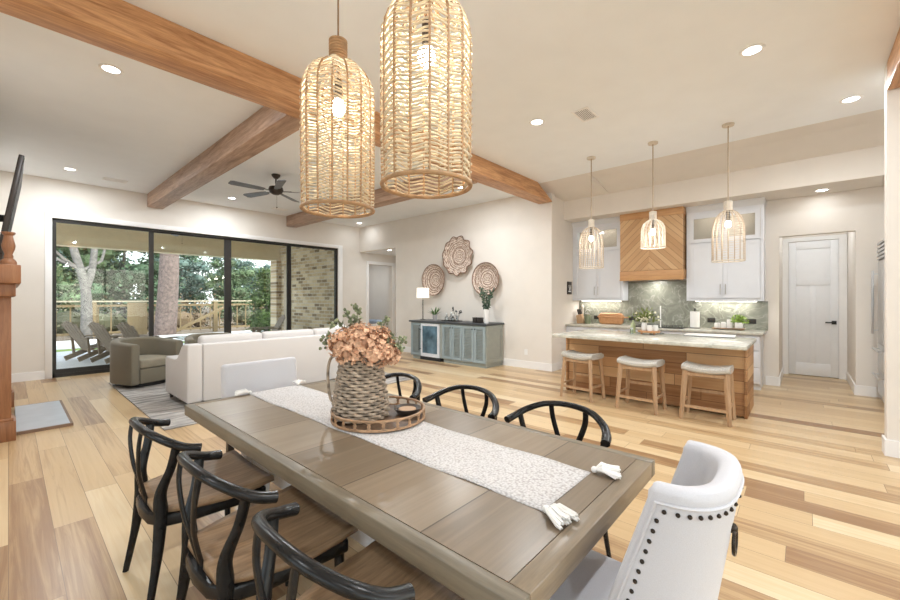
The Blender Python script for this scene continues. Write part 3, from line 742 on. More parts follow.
obj('handle', MB().tube(smoothpath(hp, 6), .0085, 8), M_wick, pv, smooth=True)
fl = thing('flower_arrangement', 'dried peach hydrangea and eucalyptus arrangement in the wicker pitcher', 'flowers', (PCX, PCY, TZ+.36))
RD = Vector((.667,-.745,0)); FD = Vector((.745,.667,0))
heads = [(-.085,-.05,.075,.085),(.03,-.09,.085,.09),(.115,-.03,.045,.088),(-.02,.06,.10,.09),(.08,.06,.085,.085),(-.115,.03,.05,.07),(.155,.0,-.005,.07),(-.04,-.11,.03,.07),(.09,-.10,.01,.065)]
for hx, hy, hz, hr in heads:
    m = MB(); c = RD*hx + FD*hy + Vector((0,0,hz))
    nf = int(140*hr*hr/.0072)
    for k in range(nf):
        d = Vector((random.gauss(0,1), random.gauss(0,1), random.gauss(0,1)+.25)).normalized()
        if d.z < -.75: continue
        p = c + d*hr*random.uniform(.62,1.05)
        a = d.cross(Vector((random.gauss(0,1), random.gauss(0,1), random.gauss(0,1)))).normalized(); b = d.cross(a)
        s = random.uniform(.013,.021)
        for q in range(4):
            e = a*cos(q*PI/2)+b*sin(q*PI/2); e2 = a*cos(q*PI/2+.75)+b*sin(q*PI/2+.75); e3 = a*cos(q*PI/2-.75)+b*sin(q*PI/2-.75)
            m.add([p, p+e3*s*.75+d*.004, p+e*s+d*.009, p+e2*s*.75+d*.004], [(0,1,2,3)])
    m.ball(c, hr*.5, 10, 7)
    obj('hydrangea_bloom', m, M_peach, fl)
    obj('stem', MB().tube([c*.5+Vector((0,0,-.05)), RD*hx*.2+FD*hy*.2+Vector((0,0,-.2))], .004, 5), M_sage, fl)
for sx, sy, sz in ((-.20,.0,.11),(-.04,.05,.275),(.14,.07,.20),(.235,.02,.10),(-.14,-.05,.19),(.225,-.04,.06),(-.215,.03,.06),(-.09,.07,.23)):
    m = MB(); e = RD*sx+FD*sy+Vector((0,0,sz)); b0 = e*.15+Vector((0,0,-.15))
    path = smoothpath([b0, e*.55+Vector((0,0,.03)), e], 6)
    m.tube(path, .0025, 5)
    for k in range(16):
        p = path[random.randrange(5, len(path))]; d = Vector((random.gauss(0,1), random.gauss(0,1), random.gauss(.2,1)))
        m.leaf(p, d, random.uniform(.010,.016), random.uniform(.03,.045))
    for k in range(7):
        m.ball(e+Vector((random.gauss(0,.016), random.gauss(0,.016), random.gauss(0,.014))), random.uniform(.007,.012), 6, 5)
    obj('eucalyptus_sprig', m, M_sage, fl)
bw = thing('bowl', 'shallow dark bowl lying beside the pitcher in the rattan tray', 'bowl', (1.545, 1.715, TZ+.021))
obj('bowl_body', MB().lathe([(0,0),(.05,0),(.062,.012),(.08,.032),(.082,.036),(.077,.036),(.058,.016),(0,.012)], 32), plain('bowl_dark', (.06,.045,.035), .35), bw, smooth=True)
bw2 = thing('coaster_stack', 'pale wooden disc resting in the dark bowl on the tray', 'coaster', (1.545, 1.715, TZ+.021+.0175))
obj('disc', MB().lathe([(0,0),(.05,0),(.052,.006),(.05,.012),(0,.012)], 28), M_stool, bw2)

# ------------------------------------------------------------------ large woven pendants above the table
def weave(m, prof, nrib, rows, r, amp, seg=None, zz=0, skip=1):
    seg = seg or nrib*4
    for i in range(rows):
        z = prof[0][1] + (prof[-1][1]-prof[0][1])*i/(rows-1)
        for (ra, za), (rb, zb) in zip(prof, prof[1:]):
            if min(za, zb)-1e-6 <= z <= max(za, zb)+1e-6:
                k = (z-za)/(zb-za) if zb != za else 0; rad = ra+(rb-ra)*k; break
        ph = PI*(i % 2)
        m.tube([((rad+amp*sin(nrib/2*a*2*PI/seg+ph))*cos(a*2*PI/seg), (rad+amp*sin(nrib/2*a*2*PI/seg+ph))*sin(a*2*PI/seg), z+zz*cos(nrib/2*a*2*PI/seg)) for a in range(seg)], r, 5, closed=True)
def big_pendant(x, y, label):
    t = thing('woven_pendant_light', label, 'pendant light', (x, y, 1.98), R(4), 'woven pendants above the dining table')
    rim = .203
    prof = [(rim,.0),(rim+.004,.25),(rim+.004,.66),(rim-.002,.71),(rim-.018,.755),(rim-.045,.795),(rim-.085,.83),(rim-.130,.853),(rim-.160,.868)]
    m = MB(); weave(m, prof, 16, 48, .0048, .0045, 64, .0085); obj('woven_shade', m, M_rattan, t, smooth=True)
    m = MB()
    for k in range(16):
        a = 2*PI*k/16
        m.tube([(r*cos(a), r*sin(a), z) for r, z in prof], .0062, 5)
    obj('ribs', m, M_rattand, t, smooth=True)
    m = MB()
    for z, rr in ((-.004,.0105),): m.tube([((rim+.002)*cos(a*PI/24), (rim+.002)*sin(a*PI/24), z) for a in range(48)], rr, 8, closed=True)
    obj('rim', m, M_rattand, t, smooth=True)
    m = MB()
    for k in range(8): m.tube([(.046*cos(a*PI/10), .046*sin(a*PI/10), .872+.0165*k) for a in range(20)], .0088, 6, closed=True)
    obj('neck_wrap', m, M_rattand, t, smooth=True)
    obj('cord', MB().tube([(0,0,.72),(0,0,1.64)], .0055, 6), plain('cord_brown', (.22,.13,.07), .7), t, smooth=True)
    obj('canopy', MB().lathe([(.065,1.625),(.07,1.648),(0,1.6495)], 24), M_bronze, t, smooth=True)
    obj('socket', MB().lathe([(.0,.76),(.022,.76),(.022,.66),(.016,.65),(0,.65)], 16), M_bronze, t, smooth=True)
    obj('bulb', MB().ball((0,0,.60), .042, 16, 10, (1,1,1.25)), M_bulb, t, smooth=True)
    lamp('pendant_lamp', 'POINT', (x, y, 2.565), 15, (1,.95,.88), .05)
big_pendant(1.30, 2.05, 'tall woven rattan pendant light on the left above the dining table')
big_pendant(1.30, 1.31, 'tall woven rattan pendant light on the right, cut by the top of the view')

# ------------------------------------------------------------------ ceiling fan
def fan(x, y, zc, label, drop, r, ang, mat):
    t = thing('ceiling_fan', label, 'fan', (x, y, zc), R(ang))
    obj('canopy', MB().lathe([(.075,0),(.07,-.03),(.03,-.07),(.0,-.07)], 20), M_bronze, t, smooth=True)
    obj('downrod', MB().tube([(0,0,-.06),(0,0,-drop)], .014, 8), M_bronze, t, smooth=True)
    obj('motor', MB().lathe([(.03,-drop+.02),(.11,-drop),(.125,-drop-.05),(.10,-drop-.10),(.05,-drop-.13),(0,-drop-.135)], 24), M_bronze, t, smooth=True)
    for k in range(5):
        a = 2*PI*k/5; d = Vector((cos(a), sin(a), 0)); q = Vector((-sin(a), cos(a), 0)); z = -drop-.075
        m = MB(); vs = []
        for rr, wd in ((.20,.045),(.3,.06),(r-.05,.075),(r,.05)):
            for s, th in ((-1,-.004),(1,-.004),(1,.004),(-1,.004)):
                p = d*rr + q*(wd*s); vs.append((p.x, p.y, z+th+wd*s*.2))
        fs = []
        for i in range(3):
            for j in range(4): fs.append((i*4+j, i*4+(j+1)%4, i*4+4+(j+1)%4, i*4+4+j))
        fs += [(3,2,1,0),(12,13,14,15)]
        m.add(vs, fs); b = obj('blade', m, mat, t)
        obj('blade_iron', MB().bar(d*.10+Vector((0,0,z)), d*.26+Vector((0,0,z+.006)), .035, .006), M_bronze, b)
    obj('pull_chain', MB().tube([(.03,0,-drop-.13),(.03,0,-drop-.34)], .002, 5).ball((.03,0,-drop-.35), .012, 8, 6), M_bronze, t, smooth=True)
fan(3.14, 6.92, ZC, 'dark five blade ceiling fan with a pull chain in the living area', .22, .76, 36, M_blade)
fan(3.05, 12.3, 3.42, 'dark ceiling fan under the patio roof, seen through the glass', .16, .62, 20, M_blade)

# ------------------------------------------------------------------ living area: sofa, chairs, rug
tag(obj('area_rug', MB().box(1.14, 5.22, .001, 4.9, 8.85, .014), M_rug), 'grey and cream striped area rug under the sofa', 'rug')
RZ = .0145
sf_ = thing('sofa', 'cream fabric sofa with its back to the dining table', 'sofa', (1.525, 5.88, RZ))
LX = 2.95
obj('base', MB().box(.21, .20, .09, LX-.21, 1.0, .34), M_sofa, sf_, bevel=.015)
obj('back_panel', MB().box(.185, 0, .08, LX-.185, .19, .835), M_sofa, sf_, bevel=.02, seg=3)
ap = [(0,.08),(1.06,.08),(1.06,.57),(1.02,.60),(.60,.60),(.47,.63),(.36,.71),(.26,.80),(.17,.838),(0,.838)]
for a, b in ((0,.18),(LX-.18,LX)):
    obj('arm', MB().prism(ap, 'x', a, b), M_sofa, sf_, bevel=.022, seg=3)
cw = (LX-.42)/3
for k in range(3):
    x0 = .21+cw*k
    obj('seat_cushion', MB().box(x0+.005, .22, .345, x0+cw-.005, 1.03, .50), M_sofa, sf_, bevel=.04, seg=3)
    obj('back_cushion', MB().prism([(.20,.51),(.45,.51),(.38,.925),(.215,.925)], 'x', x0+.005, x0+cw-.005), M_sofa, sf_, bevel=.05, seg=4)
for xx in (.06, LX-.06):
    for yy in (.06, .98): obj('leg', MB().tube([(xx,yy,.08),(xx,yy,0)], [.028,.02], 10), M_darkwood, sf_, smooth=True)
pl = thing('throw_pillow', 'white throw pillow propped on the sofa behind the flowers', 'pillow', (4.10, 6.42, .52), R(15))
obj('pillow', MB().ball((0,.0,.23), .25, 20, 12, (1,.34,.95)), M_white, pl, smooth=True)
def barrel(x, y, rz, label):
    t = thing('barrel_chair', label, 'armchair', (x, y, RZ), rz, 'olive barrel armchairs')
    path = []
    Rr = .36
    for a in range(0, 21):
        b = R(90 + 180*a/20); path.append((Rr*cos(b)-.06, Rr*sin(b)))
    path = [(.36, Rr-.015),(.18, Rr)] + path + [(.18,-Rr),(.36,-Rr+.015)]
    path = path[::-1]
    th = .065; vs = []; fs = []
    for i, (px, py) in enumerate(path):
        q = path[min(i+1, len(path)-1)]; p = path[max(i-1, 0)]
        tx, ty = q[0]-p[0], q[1]-p[1]; l = math.hypot(tx, ty); nx, ny = ty/l, -tx/l
        k = abs(i/(len(path)-1)-.5)*2
        zt = .755 - .10*max(0, k-.45)**1.2
        for w_, z in ((-th,.06),(th,.06),(th,zt-.02),(th*.5,zt),(-th*.5,zt),(-th,zt-.02)): vs.append((px+nx*w_, py+ny*w_, z))
    n = len(path)
    for i in range(n-1):
        for j in range(6): fs.append((i*6+j, i*6+(j+1)%6, i*6+6+(j+1)%6, i*6+6+j))
    fs += [(5,4,3,2,1,0), tuple((n-1)*6+j for j in range(6))]
    obj('curved_back', MB().add(vs, fs), M_olive, t, bevel=.02)
    c = [(.37,-.285),(.37,.285),(.1,.29)] + [(.29*cos(R(90+180*a/12))-.06, .29*sin(R(90+180*a/12))) for a in range(13)] + [(.1,-.29)]
    c = [(.375,-.285),(.375,.285)] + [(.29*cos(R(90+180*a/12))-.06, .29*sin(R(90+180*a/12))) for a in range(13)]
    obj('seat_base', MB().prism(c, 'z', .07, .30), M_olive, t, bevel=.01)
    obj('seat_cushion', MB().prism([(a*1.03 if a > .3 else a, b) for a, b in c], 'z', .305, .45), plain('olive_cushion', (.25,.22,.16), .75, var=.1), t, bevel=.035, seg=3)
    obj('swivel_base', MB().lathe([(.30,0),(.30,.06),(0,.06)], 24), M_blackm, t)
barrel(1.545, 8.33, R(-70), 'olive brown barrel armchair standing at the left edge of the rug')
barrel(2.57, 8.36, R(-100), 'olive barrel armchair mostly hidden behind the left end of the sofa')

# ------------------------------------------------------------------ buffet
bf = thing('buffet_cabinet', 'blue grey buffet cabinet with louvred doors and a dark top against the wall', 'cabinet', (0,0,0))
BX, BY0, BY1, BZ = 6.56, 4.88, 7.17, .885
c = MB(); c.box(BX+.02, BY0, .08, XB-.0005-.017, BY1, BZ-.001)
obj('carcass', c, M_bufside, bf)
obj('plinth', MB().box(BX+.05, BY0+.02, 0, XB-.02, 6.10, .079), M_bufside, bf)
obj('plinth', MB().box(BX+.05, 6.84, 0, XB-.02, BY1-.05, .079), M_bufside, bf)
obj('countertop', MB().box(BX-.025, BY0-.03, BZ, XB-.001, BY1+.03, .925), M_buftop, bf, bevel=.004)
obj('side_panel', MB().box(BX+.03, BY0-.012, .09, BX+.10, BY0-.0005, BZ-.01).box(XB-.10, BY0-.012, .09, XB-.03, BY0-.0005, BZ-.01).box(BX+.10, BY0-.012, .79, XB-.10, BY0-.0005, BZ-.01).box(BX+.10, BY0-.012, .09, XB-.10, BY0-.0005, .19), M_bufside, bf)
def louvre(y0, y1, knob_side):
    m = MB(); z0, z1 = .10, .86; f = .055
    m.box(BX, y0, z0, BX+.0195, y0+f, z1).box(BX, y1-f, z0, BX+.0195, y1, z1).box(BX, y0+f, z0, BX+.0195, y1-f, z0+f).box(BX, y0+f, z1-f, BX+.0195, y1-f, z1)
    n = 20
    for k in range(n):
        z = z0+f+(z1-z0-2*f)*(k+.5)/n
        m.bar((BX+.010, y0+f, z), (BX+.010, y1-f, z), .022, .004, (1.0,0,.9))
    d = obj('door', m, M_buffet, bf)
    yk = y0+.03 if knob_side < 0 else y1-.03
    obj('knob', MB().ball((BX-.014, yk, .80), .013, 10, 6).tube([(BX,yk,.80),(BX-.014,yk,.80)], .005, 6), M_blackm, d, smooth=True)
louvre(6.80, 7.15, -1)
louvre(5.825, 6.11, -1); louvre(5.53, 5.815, 1); louvre(5.20, 5.515, -1); louvre(4.90, 5.19, 1)
wf = thing('wine_fridge', 'stainless framed glass door wine cooler built into the buffet', 'wine cooler', (0,0,0))
obj('door_frame', MB().box(BX-.02, 6.20, .09, BX+.018, 6.245, .86).box(BX-.02, 6.735, .09, BX+.018, 6.78, .86).box(BX-.02, 6.245, .09, BX+.018, 6.735, .17).box(BX-.02, 6.245, .81, BX+.018, 6.735, .86), plain('fridge_trim', (.74,.76,.80), .35, .2), wf)
obj('glass', MB().box(BX-.012, 6.245, .17, BX-.005, 6.735, .81), plain('fridge_glass', (.10,.17,.22), .06, var=.5, scale=4), wf)
obj('handle', MB().tube([(BX-.05,6.81,.22),(BX-.05,6.81,.76)], .010, 8).bar((BX-.05,6.81,.26),(BX-.02,6.77,.26),.012,.012).bar((BX-.05,6.81,.72),(BX-.02,6.77,.72),.012,.012), M_blackm, wf, smooth=True)
obj('grille', MB().box(BX+.0, 6.16, .01, BX+.05, 6.82, .085), M_blackm, wf)
# things on the buffet
BT = .925
lt = thing('table_lamp', 'table lamp with a white drum shade and beaded stem on the left of the buffet', 'lamp', (6.87, 7.05, BT))
m = MB(); m.lathe([(.07,0),(.07,.012),(.02,.02),(.012,.03)], 20)
for k in range(14): m.ball((0,0,.045+.033*k), .0175, 8, 6)
m.tube([(0,0,.02),(0,0,.60)], .006, 6)
obj('stem', m, plain('lamp_stem', (.16,.15,.14), .4, .3), lt, smooth=True)
msh, nts, bs = newmat('lampshade'); bs.inputs['Base Color'].default_value = (.92,.89,.83,1); bs.inputs['Roughness'].default_value = .9; bs.inputs['Emission Color'].default_value = (1,.92,.80,1); bs.inputs['Emission Strength'].default_value = .55
obj('shade', MB().lathe([(.16,.54),(.152,.79)], 32), msh, lt, smooth=True)
obj('bulb', MB().ball((0,0,.66), .035, 10, 7), M_bulbk, lt, smooth=True)
def rosette(t, z, n, l, up, mat, w=.02, drop=.3, name='foliage'):
    m = MB()
    for k in range(n):
        a = 2*PI*k/n*2.4+random.uniform(-.2,.2); e = random.uniform(.35, 1.0)
        d = Vector((cos(a)*e, sin(a)*e, up*(1.3-e))).normalized()
        p0 = Vector((0,0,z)); p1 = p0+d*l*.55; p2 = p0+d*l+Vector((0,0,-drop*l*e*.5))
        s = Vector((-sin(a), cos(a), 0))*w
        m.add([p0-s*.4, p0+s*.4, p1+s, p1-s, p2], [(0,1,2,3),(3,2,4)])
    obj(name, m, mat, t)
pp_ = thing('potted_plant', 'small spiky green plant in a grey pot beside the lamp on the buffet', 'plant', (6.86, 6.62, BT))
obj('pot', MB().lathe([(.045,0),(.058,.05),(.06,.14),(.053,.14),(.05,.10),(0,.10)], 20), M_grey, pp_, smooth=True)
rosette(pp_, .11, 22, .27, 1.1, M_green, .018)
dt = thing('decanter_tray', 'shallow dark tray under the glass decanters on the buffet', 'tray', (6.85, 6.07, BT))
obj('tray', MB().box(-.12,-.22,0,.12,.22,.008).box(-.12,-.22,.008,-.11,.22,.02).box(.11,-.22,.008,.12,.22,.02).box(-.11,-.22,.008,.11,-.21,.02).box(-.11,.21,.008,.11,.22,.02), M_darkwood, dt)
M_clear = glassmat('clear_glass', (.86,.90,.92), 2.0)
for k, (dx, dy, h, lb) in enumerate(((-.02,.14,.17,'squat clear decanter at the left of the buffet tray'), (.03,.04,.20,'clear decanter in the middle of the buffet tray'), (-.03,-.06,.15,'short clear decanter at the right of the buffet tray'))):
    g = thing('decanter', lb, 'decanter', (6.85+dx, 6.07+dy, BT+.0085), 0, 'glass decanters on the buffet tray')
    obj('body', MB().lathe([(0,0),(.045,0),(.048,h*.45),(.02,h*.62),(.018,h*.8),(.024,h*.82)], 20), M_clear, g, smooth=True)
    obj('stopper', MB().ball((0,0,h*.92), .022, 10, 7), M_white, g, smooth=True)
vb = thing('bud_vase', 'small clear vase with dark berry sprigs right of the buffet decanters', 'vase', (6.84, 5.90, BT+.009))
obj('vase', MB().lathe([(.03,0),(.035,.05),(.02,.11),(.024,.13)], 16), M_clear, vb, smooth=True)
m = MB()
for k in range(5):
    e = Vector((random.uniform(-.06,.06), random.uniform(-.09,.12), random.uniform(.2,.29))); m.tube([(0,0,.03), tuple(e*.6), tuple(e)], .003, 5)
    for q in range(4): m.ball(tuple(e+Vector((random.gauss(0,.015), random.gauss(0,.015), random.gauss(0,.02)))), .014, 7, 5)
obj('berry_sprigs', m, M_blackm, vb, smooth=True)
for k, y in enumerate((5.33, 5.205)):
    c = thing('candle_holder', ('left' if k == 0 else 'right')+' dark square candle holder of the pair beside the white vase', 'candle holder', (6.80, y, BT), 0, 'dark candle holders on the buffet')
    obj('holder', MB().box(-.05,-.05,0,.05,.05,.09).box(-.054,-.054,.09,.054,.054,.115), M_darkwood, c, bevel=.004)
wv = thing('tall_vase', 'tall white square vase of eucalyptus at the right end of the buffet', 'vase', (6.77, 5.02, BT))
obj('vase', MB().lathe([(.055,0),(.062,.02),(.066,.28),(.060,.30),(.05,.30),(.048,.05),(0,.05)], 4), M_white, wv, bevel=.01)
for k in range(7):
    m = MB(); a = 2*PI*k/7; sp_ = random.uniform(.10,.24); e = Vector((cos(a)*sp_*.7, sin(a)*sp_*1.1, random.uniform(.55,.76)))
    path = smoothpath([(0,0,.08),(e.x*.25,e.y*.25,.34), tuple(e)], 6); m.tube(path, .0035, 5)
    for q in range(26):
        p = path[random.randrange(6, len(path))]; m.leaf(p, (random.gauss(0,1), random.gauss(0,1), random.gauss(.3,.8)), random.uniform(.018,.028), random.uniform(.05,.085))
    obj('eucalyptus_sprig', m, leafmat('euc_%d' % k, (.10,.15,.105), .4), wv)

# woven wall baskets
def wall_basket(y, z, r, label, scallop, tilt):
    t = thing('wall_basket', label, 'wall basket', (XB-.004, y, z), 0, 'woven baskets hung on the wall')
    n = 96
    def fn(u, v):
        a = 2*PI*u; rr = r*v; k = 1
        if scallop: k = 1 + .06*v**4*sin(11*a)
        rr *= k
        x = -.015-.10*(v**3) + (.012*sin(11*a)*v**3 if scallop else 0)
        return (x, rr*cos(a), rr*sin(a))
    mb = MB().grid(fn, n, 18, True)
    o = obj('disc', mb, M_bk1, t, smooth=True); s = o.modifiers.new('s', 'SOLIDIFY'); s.thickness = .008
    m = MB()
    for vv in (.35,.52,.68,.82,1.0) if not scallop else (.45,.7,1.0):
        m.tube([tuple(Vector(fn(i/n, vv))+Vector((-.006,0,0))) for i in range(n)], .008 if vv < 1 else .011, 6, closed=True)
    obj('coils', m, plain('basket_dark', (.22,.135,.095), .85, var=.4, scale=30), t, smooth=True)
    if True:
        m = MB()
        for i in range(40):
            a = i/40
            m.tube([tuple(Vector(fn(a+.012*sin(q*1.3), .72+.28*q/5))+Vector((-.004,0,0))) for q in range(6)], .0045, 4)
        obj('spokes', m, M_wickl, t, smooth=True)
wall_basket(6.90, 1.917, .385, 'round woven basket on the wall above the table lamp', False, 0)
wall_basket(6.11, 2.463, .45, 'large scalloped woven basket hung highest on the wall', True, 0)
wall_basket(5.28, 1.888, .365, 'round woven basket with dark rings above the eucalyptus vase', False, 0)
ot = thing('wall_outlet', 'white electrical outlet low on the wall right of the buffet', 'outlet', (XB, 4.31, .335))
obj('plate', MB().box(-.006,-.037,-.057,-.0005,.037,.057), M_trim, ot)
obj('socket', MB().box(-.009,-.018,.008,-.0061,.018,.04).box(-.009,-.018,-.04,-.0061,.018,-.008), M_white, ot)

# ------------------------------------------------------------------ kitchen
# base cabinets and counter
kb = thing('base_cabinets', 'white kitchen base cabinets along the back wall behind the island', 'cabinet', (0,0,0))
obj('carcass', MB().box(7.86, .50, .10, 8.4995, 3.728, .872).box(7.92, .50, 0, 8.4995, 3.728, .0995), M_cab, kb)
yy = .52
for k in range(6):
    a = yy + k*.535; b = a+.525
    if k in (0, 3):
        for z0, z1 in ((.11,.36),(.37,.62),(.63,.86)):
            d = obj('drawer', MB().box(7.838, a, z0, 7.8595, b, z1), M_cab, kb, bevel=.003)
            obj('handle', MB().box(7.815, (a+b)/2-.08, z1-.06, 7.837, (a+b)/2+.08, z1-.048), M_nickel, d)
    else:
        d = obj('door', MB().box(7.845, a, .11, 7.8595, b, .86).box(7.838, a, .11, 7.845, a+.06, .86).box(7.838, b-.06, .11, 7.845, b, .86).box(7.838, a+.06, .11, 7.845, b-.06, .17).box(7.838, a+.06, .80, 7.845, b-.06, .86), M_cab, kb)
        obj('handle', MB().box(7.815, b-.04, .62, 7.837, b-.028, .76), M_nickel, d)
obj('countertop', MB().box(7.81, .465, .8725, 8.4995, 3.729, .914), M_counter, kb, bevel=.004)
bsp = thing('backsplash', 'sage green marble backsplash slab with pale veins behind the range', 'backsplash', (0,0,0))
obj('slab', MB().box(8.484, .44, .9145, 8.4995, 3.728, 1.405).box(8.484, 1.576, 1.4055, 8.4995, 2.678, 1.794), M_splash, bsp)
def upper(y0, y1, label, mullside):
    t = thing('upper_cabinet', label, 'cabinet', (0,0,0), 0, 'white upper cabinets beside the range hood')
    xf, xb = 8.17, 8.4995; z0, z1 = 1.41, 3.0
    c = MB(); c.box(xf+.022, y0, z0, xb, y0+.02, z1).box(xf+.022, y1-.02, z0, xb, y1, z1).box(xf+.022, y0+.02, z0, xb, y1-.02, z0+.035).box(xf+.022, y0+.02, z1-.02, xb, y1-.02, z1).box(xf+.022, y0+.02, 2.425, xb, y1-.02, 2.465).box(xb-.015, y0+.02, z0+.035, xb, y1-.02, z1-.02)
    c.box(xf, y0, z0, xf+.022, y0+.045, z1).box(xf, y1-.045, z0, xf+.022, y1, z1).box(xf, y0+.045, z0, xf+.022, y1-.045, z0+.045).box(xf, y0+.045, 2.93, xf+.022, y1-.045, z1)
    obj('carcass', c, M_cab, t)
    obj('crown_moulding', MB().prism([(xf-.0005,2.985),(xf-.05,3.06),(xf-.05,3.0895),(xb,3.0895),(xb,3.0005),(xf,3.0005)], 'y', y0-.012 if y0 < 1 else y0, y1), M_cab, t)
    mid = (y0+y1)/2
    for a, b, hs in ((y0+.048, mid-.002, 1), (mid+.002, y1-.048, -1)):
        def fr(za, zb, m):
            f = .065
            m.box(xf-.02, a, za, xf-.0005, a+f, zb).box(xf-.02, b-f, za, xf-.0005, b, zb).box(xf-.02, a+f, za, xf-.0005, b-f, za+f).box(xf-.02, a+f, zb-f, xf-.0005, b-f, zb)
        m = MB(); fr(1.458, 2.42, m); m.box(xf-.011, a+.065, 1.523, xf-.002, b-.065, 2.355)
        d = obj('door', m, M_cab, t)
        yh = b-.035 if hs > 0 else a+.035
        obj('handle', MB().tube([(xf-.05,yh,1.52),(xf-.05,yh,1.70)], .006, 6).bar((xf-.05,yh,1.54),(xf-.02,yh,1.54),.008,.008).bar((xf-.05,yh,1.68),(xf-.02,yh,1.68),.008,.008), M_nickel, d, smooth=True)
        m = MB(); fr(2.435, 2.925, m); g = obj('glass_door', m, M_cab, t)
        obj('pane', MB().box(xf-.012, a+.065, 2.50, xf-.008, b-.065, 2.86), M_glass, g)
    obj('interior_back', MB().box(xb-.022, y0+.02, 2.466, xb-.0155, y1-.02, z1-.021), plain('cabinet_interior', (.50,.42,.35), .8), t)
    h_ = obj('light_strip', MB().box(8.36, y0+.10, 1.398, 8.42, y1-.10, 1.4095), M_trim, t)
    obj('diffuser', MB().box(8.365, y0+.11, 1.3935, 8.415, y1-.11, 1.3975), M_led, h_)
    lamp('cabinet_lamp', 'AREA', (8.33, mid, 2.97), 1.6, (1,.93,.84), .05, size_y=.8, shape='RECTANGLE')
    lamp('strip_lamp', 'AREA', (8.39, mid, 1.388), 3.2, (1,.95,.87), .05, size_y=.8, shape='RECTANGLE')
upper(.475, 1.572, 'white upper kitchen cabinet with glass top doors, right of the wooden hood', 1)
upper(2.68, 3.728, 'white upper kitchen cabinet with glass top doors, left of the wooden hood', 1)
hd = thing('range_hood', 'wooden chevron range hood above the cooktop', 'range hood', (0,0,0))
obj('canopy', MB().box(8.0, 1.60, 1.98, 8.4995, 2.678, 2.965), M_hood, hd)
obj('lower_band', MB().box(7.985, 1.585, 1.815, 8.4995, 2.6785, 1.975), M_hoodband, hd, bevel=.004)
obj('bottom_trim', MB().box(7.97, 1.58, 1.795, 8.10, 2.679, 1.8145), M_hoodband, hd)
obj('upper_band', MB().box(7.985, 1.585, 2.967, 8.4995, 2.6785, 3.0895), M_hoodband, hd, bevel=.004)
obj('vent_insert', MB().box(8.12, 1.75, 1.80, 8.46, 2.55, 1.8145), M_steel, hd)
lamp('hood_lamp', 'AREA', (8.25, 2.14, 1.79), 5, (1,.97,.92), .25)
KT = .9145
ck = thing('cooktop', 'black glass cooktop on the back counter below the hood', 'cooktop', (8.14, 2.0, KT))
obj('glass', MB().box(-.25,-.42,0,.25,.42,.012), plain('cook_glass', (.02,.02,.022), .1), ck, bevel=.003)
m = MB()
for dx in (-.12,.12):
    for dy in (-.26,0,.26): m.box(dx-.09, dy-.10, .03, dx+.09, dy-.092, .04).box(dx-.09, dy+.092, .03, dx+.09, dy+.10, .04).box(dx-.09, dy-.006, .03, dx+.09, dy+.006, .04).box(dx-.09, dy-.10, .0125, dx-.082, dy-.092, .03).box(dx+.082, dy+.092, .0125, dx+.09, dy+.10, .03).box(dx-.006, dy-.092, .032, dx+.006, dy+.092, .038)
obj('grate', m, M_blackm, ck)
# back counter items
kn = thing('knife_block', 'wooden knife block with dark handled knives at the left end of the back counter', 'knife block', (8.28, 3.60, KT))
obj('block', MB().prism([(-.09,0),(.07,0),(.09,.17),(-.03,.20)], 'x', -.05, .05), M_stool, kn, bevel=.006)
m = MB()
for a in (-.03,0,.03):
    for b in (-.01,.03): m.bar((a, b, .19), (a, b+.03, .30), .016, .022)
obj('knife_handles', m, M_darkwood, kn)
ps = thing('pepper_mill', 'tall pale pepper mill behind the knife block', 'mill', (8.42, 3.62, KT))
obj('mill_body', MB().lathe([(.03,0),(.032,.08),(.022,.16),(.026,.28),(.022,.31),(.03,.36),(.012,.40),(0,.41)], 16), plain('mill_taupe', (.42,.37,.31), .4), ps, smooth=True)
jr = thing('canister', 'sage green storage jar beside the knife block', 'jar', (8.28, 3.445, KT))
obj('jar_body', MB().lathe([(0,0),(.058,0),(.06,.02),(.06,.18),(.05,.20),(0,.20)], 22), plain('jar_green', (.17,.20,.12), .35), jr, smooth=True)
obj('lid', MB().lathe([(.054,.2005),(.054,.225),(.0,.23)], 22), M_steel, jr, smooth=True)
obj('bail_handle', MB().tube([(0,.058*cos(a*PI/8), .225+.075*sin(a*PI/8)) for a in range(9)], .004, 5), M_steel, jr, smooth=True)
db = thing('dough_bowl', 'large oval wooden dough bowl with a handle leaning on the backsplash', 'bowl', (8.38, 2.98, KT))
def dbf(u, v):
    a = 2*PI*u; k = v; e = (k**.6)
    return (-.02-.06*cos(PI/2*k)-.0, .24*e*cos(a)*(1), .125+.122*e*sin(a))
o = obj('bowl_body', MB().prism([(-.24,.03),(-.20,.002),(.20,.002),(.24,.03),(.26,.19),(.2,.235),(-.2,.235),(-.26,.19)], 'x', -.07, .02), M_bread, db, bevel=.03, seg=3)
obj('rim_lip', MB().prism([(-.28,.135),(.24,.135),(.27,.165),(-.28,.165)], 'x', -.09, -.0705), M_bread, db, bevel=.006)
obj('handle', MB().box(-.085,-.36,.138,-.05,-.27,.165), M_bread, db, bevel=.008)
def outlet(y, z, label):
    t = thing('outlet', label, 'outlet', (8.4835, y, z), 0, 'black outlets on the backsplash')
    obj('plate', MB().box(-.006,-.06,-.04,-.0002,.06,.04), M_blackm, t, bevel=.002)
    obj('socket', MB().box(-.008,-.045,-.018,-.0061,-.012,.018).box(-.008,.012,-.018,-.0061,.045,.018), M_bronze, t)
outlet(2.60, 1.045, 'black outlet on the backsplash right of the dough bowl'); outlet(3.33, 1.045, 'black outlet on the backsplash left of the dough bowl')
outlet(1.24, 1.06, 'black outlet on the backsplash right of the paper towels'); outlet(.655, 1.06, 'black outlet at the right end of the backsplash')
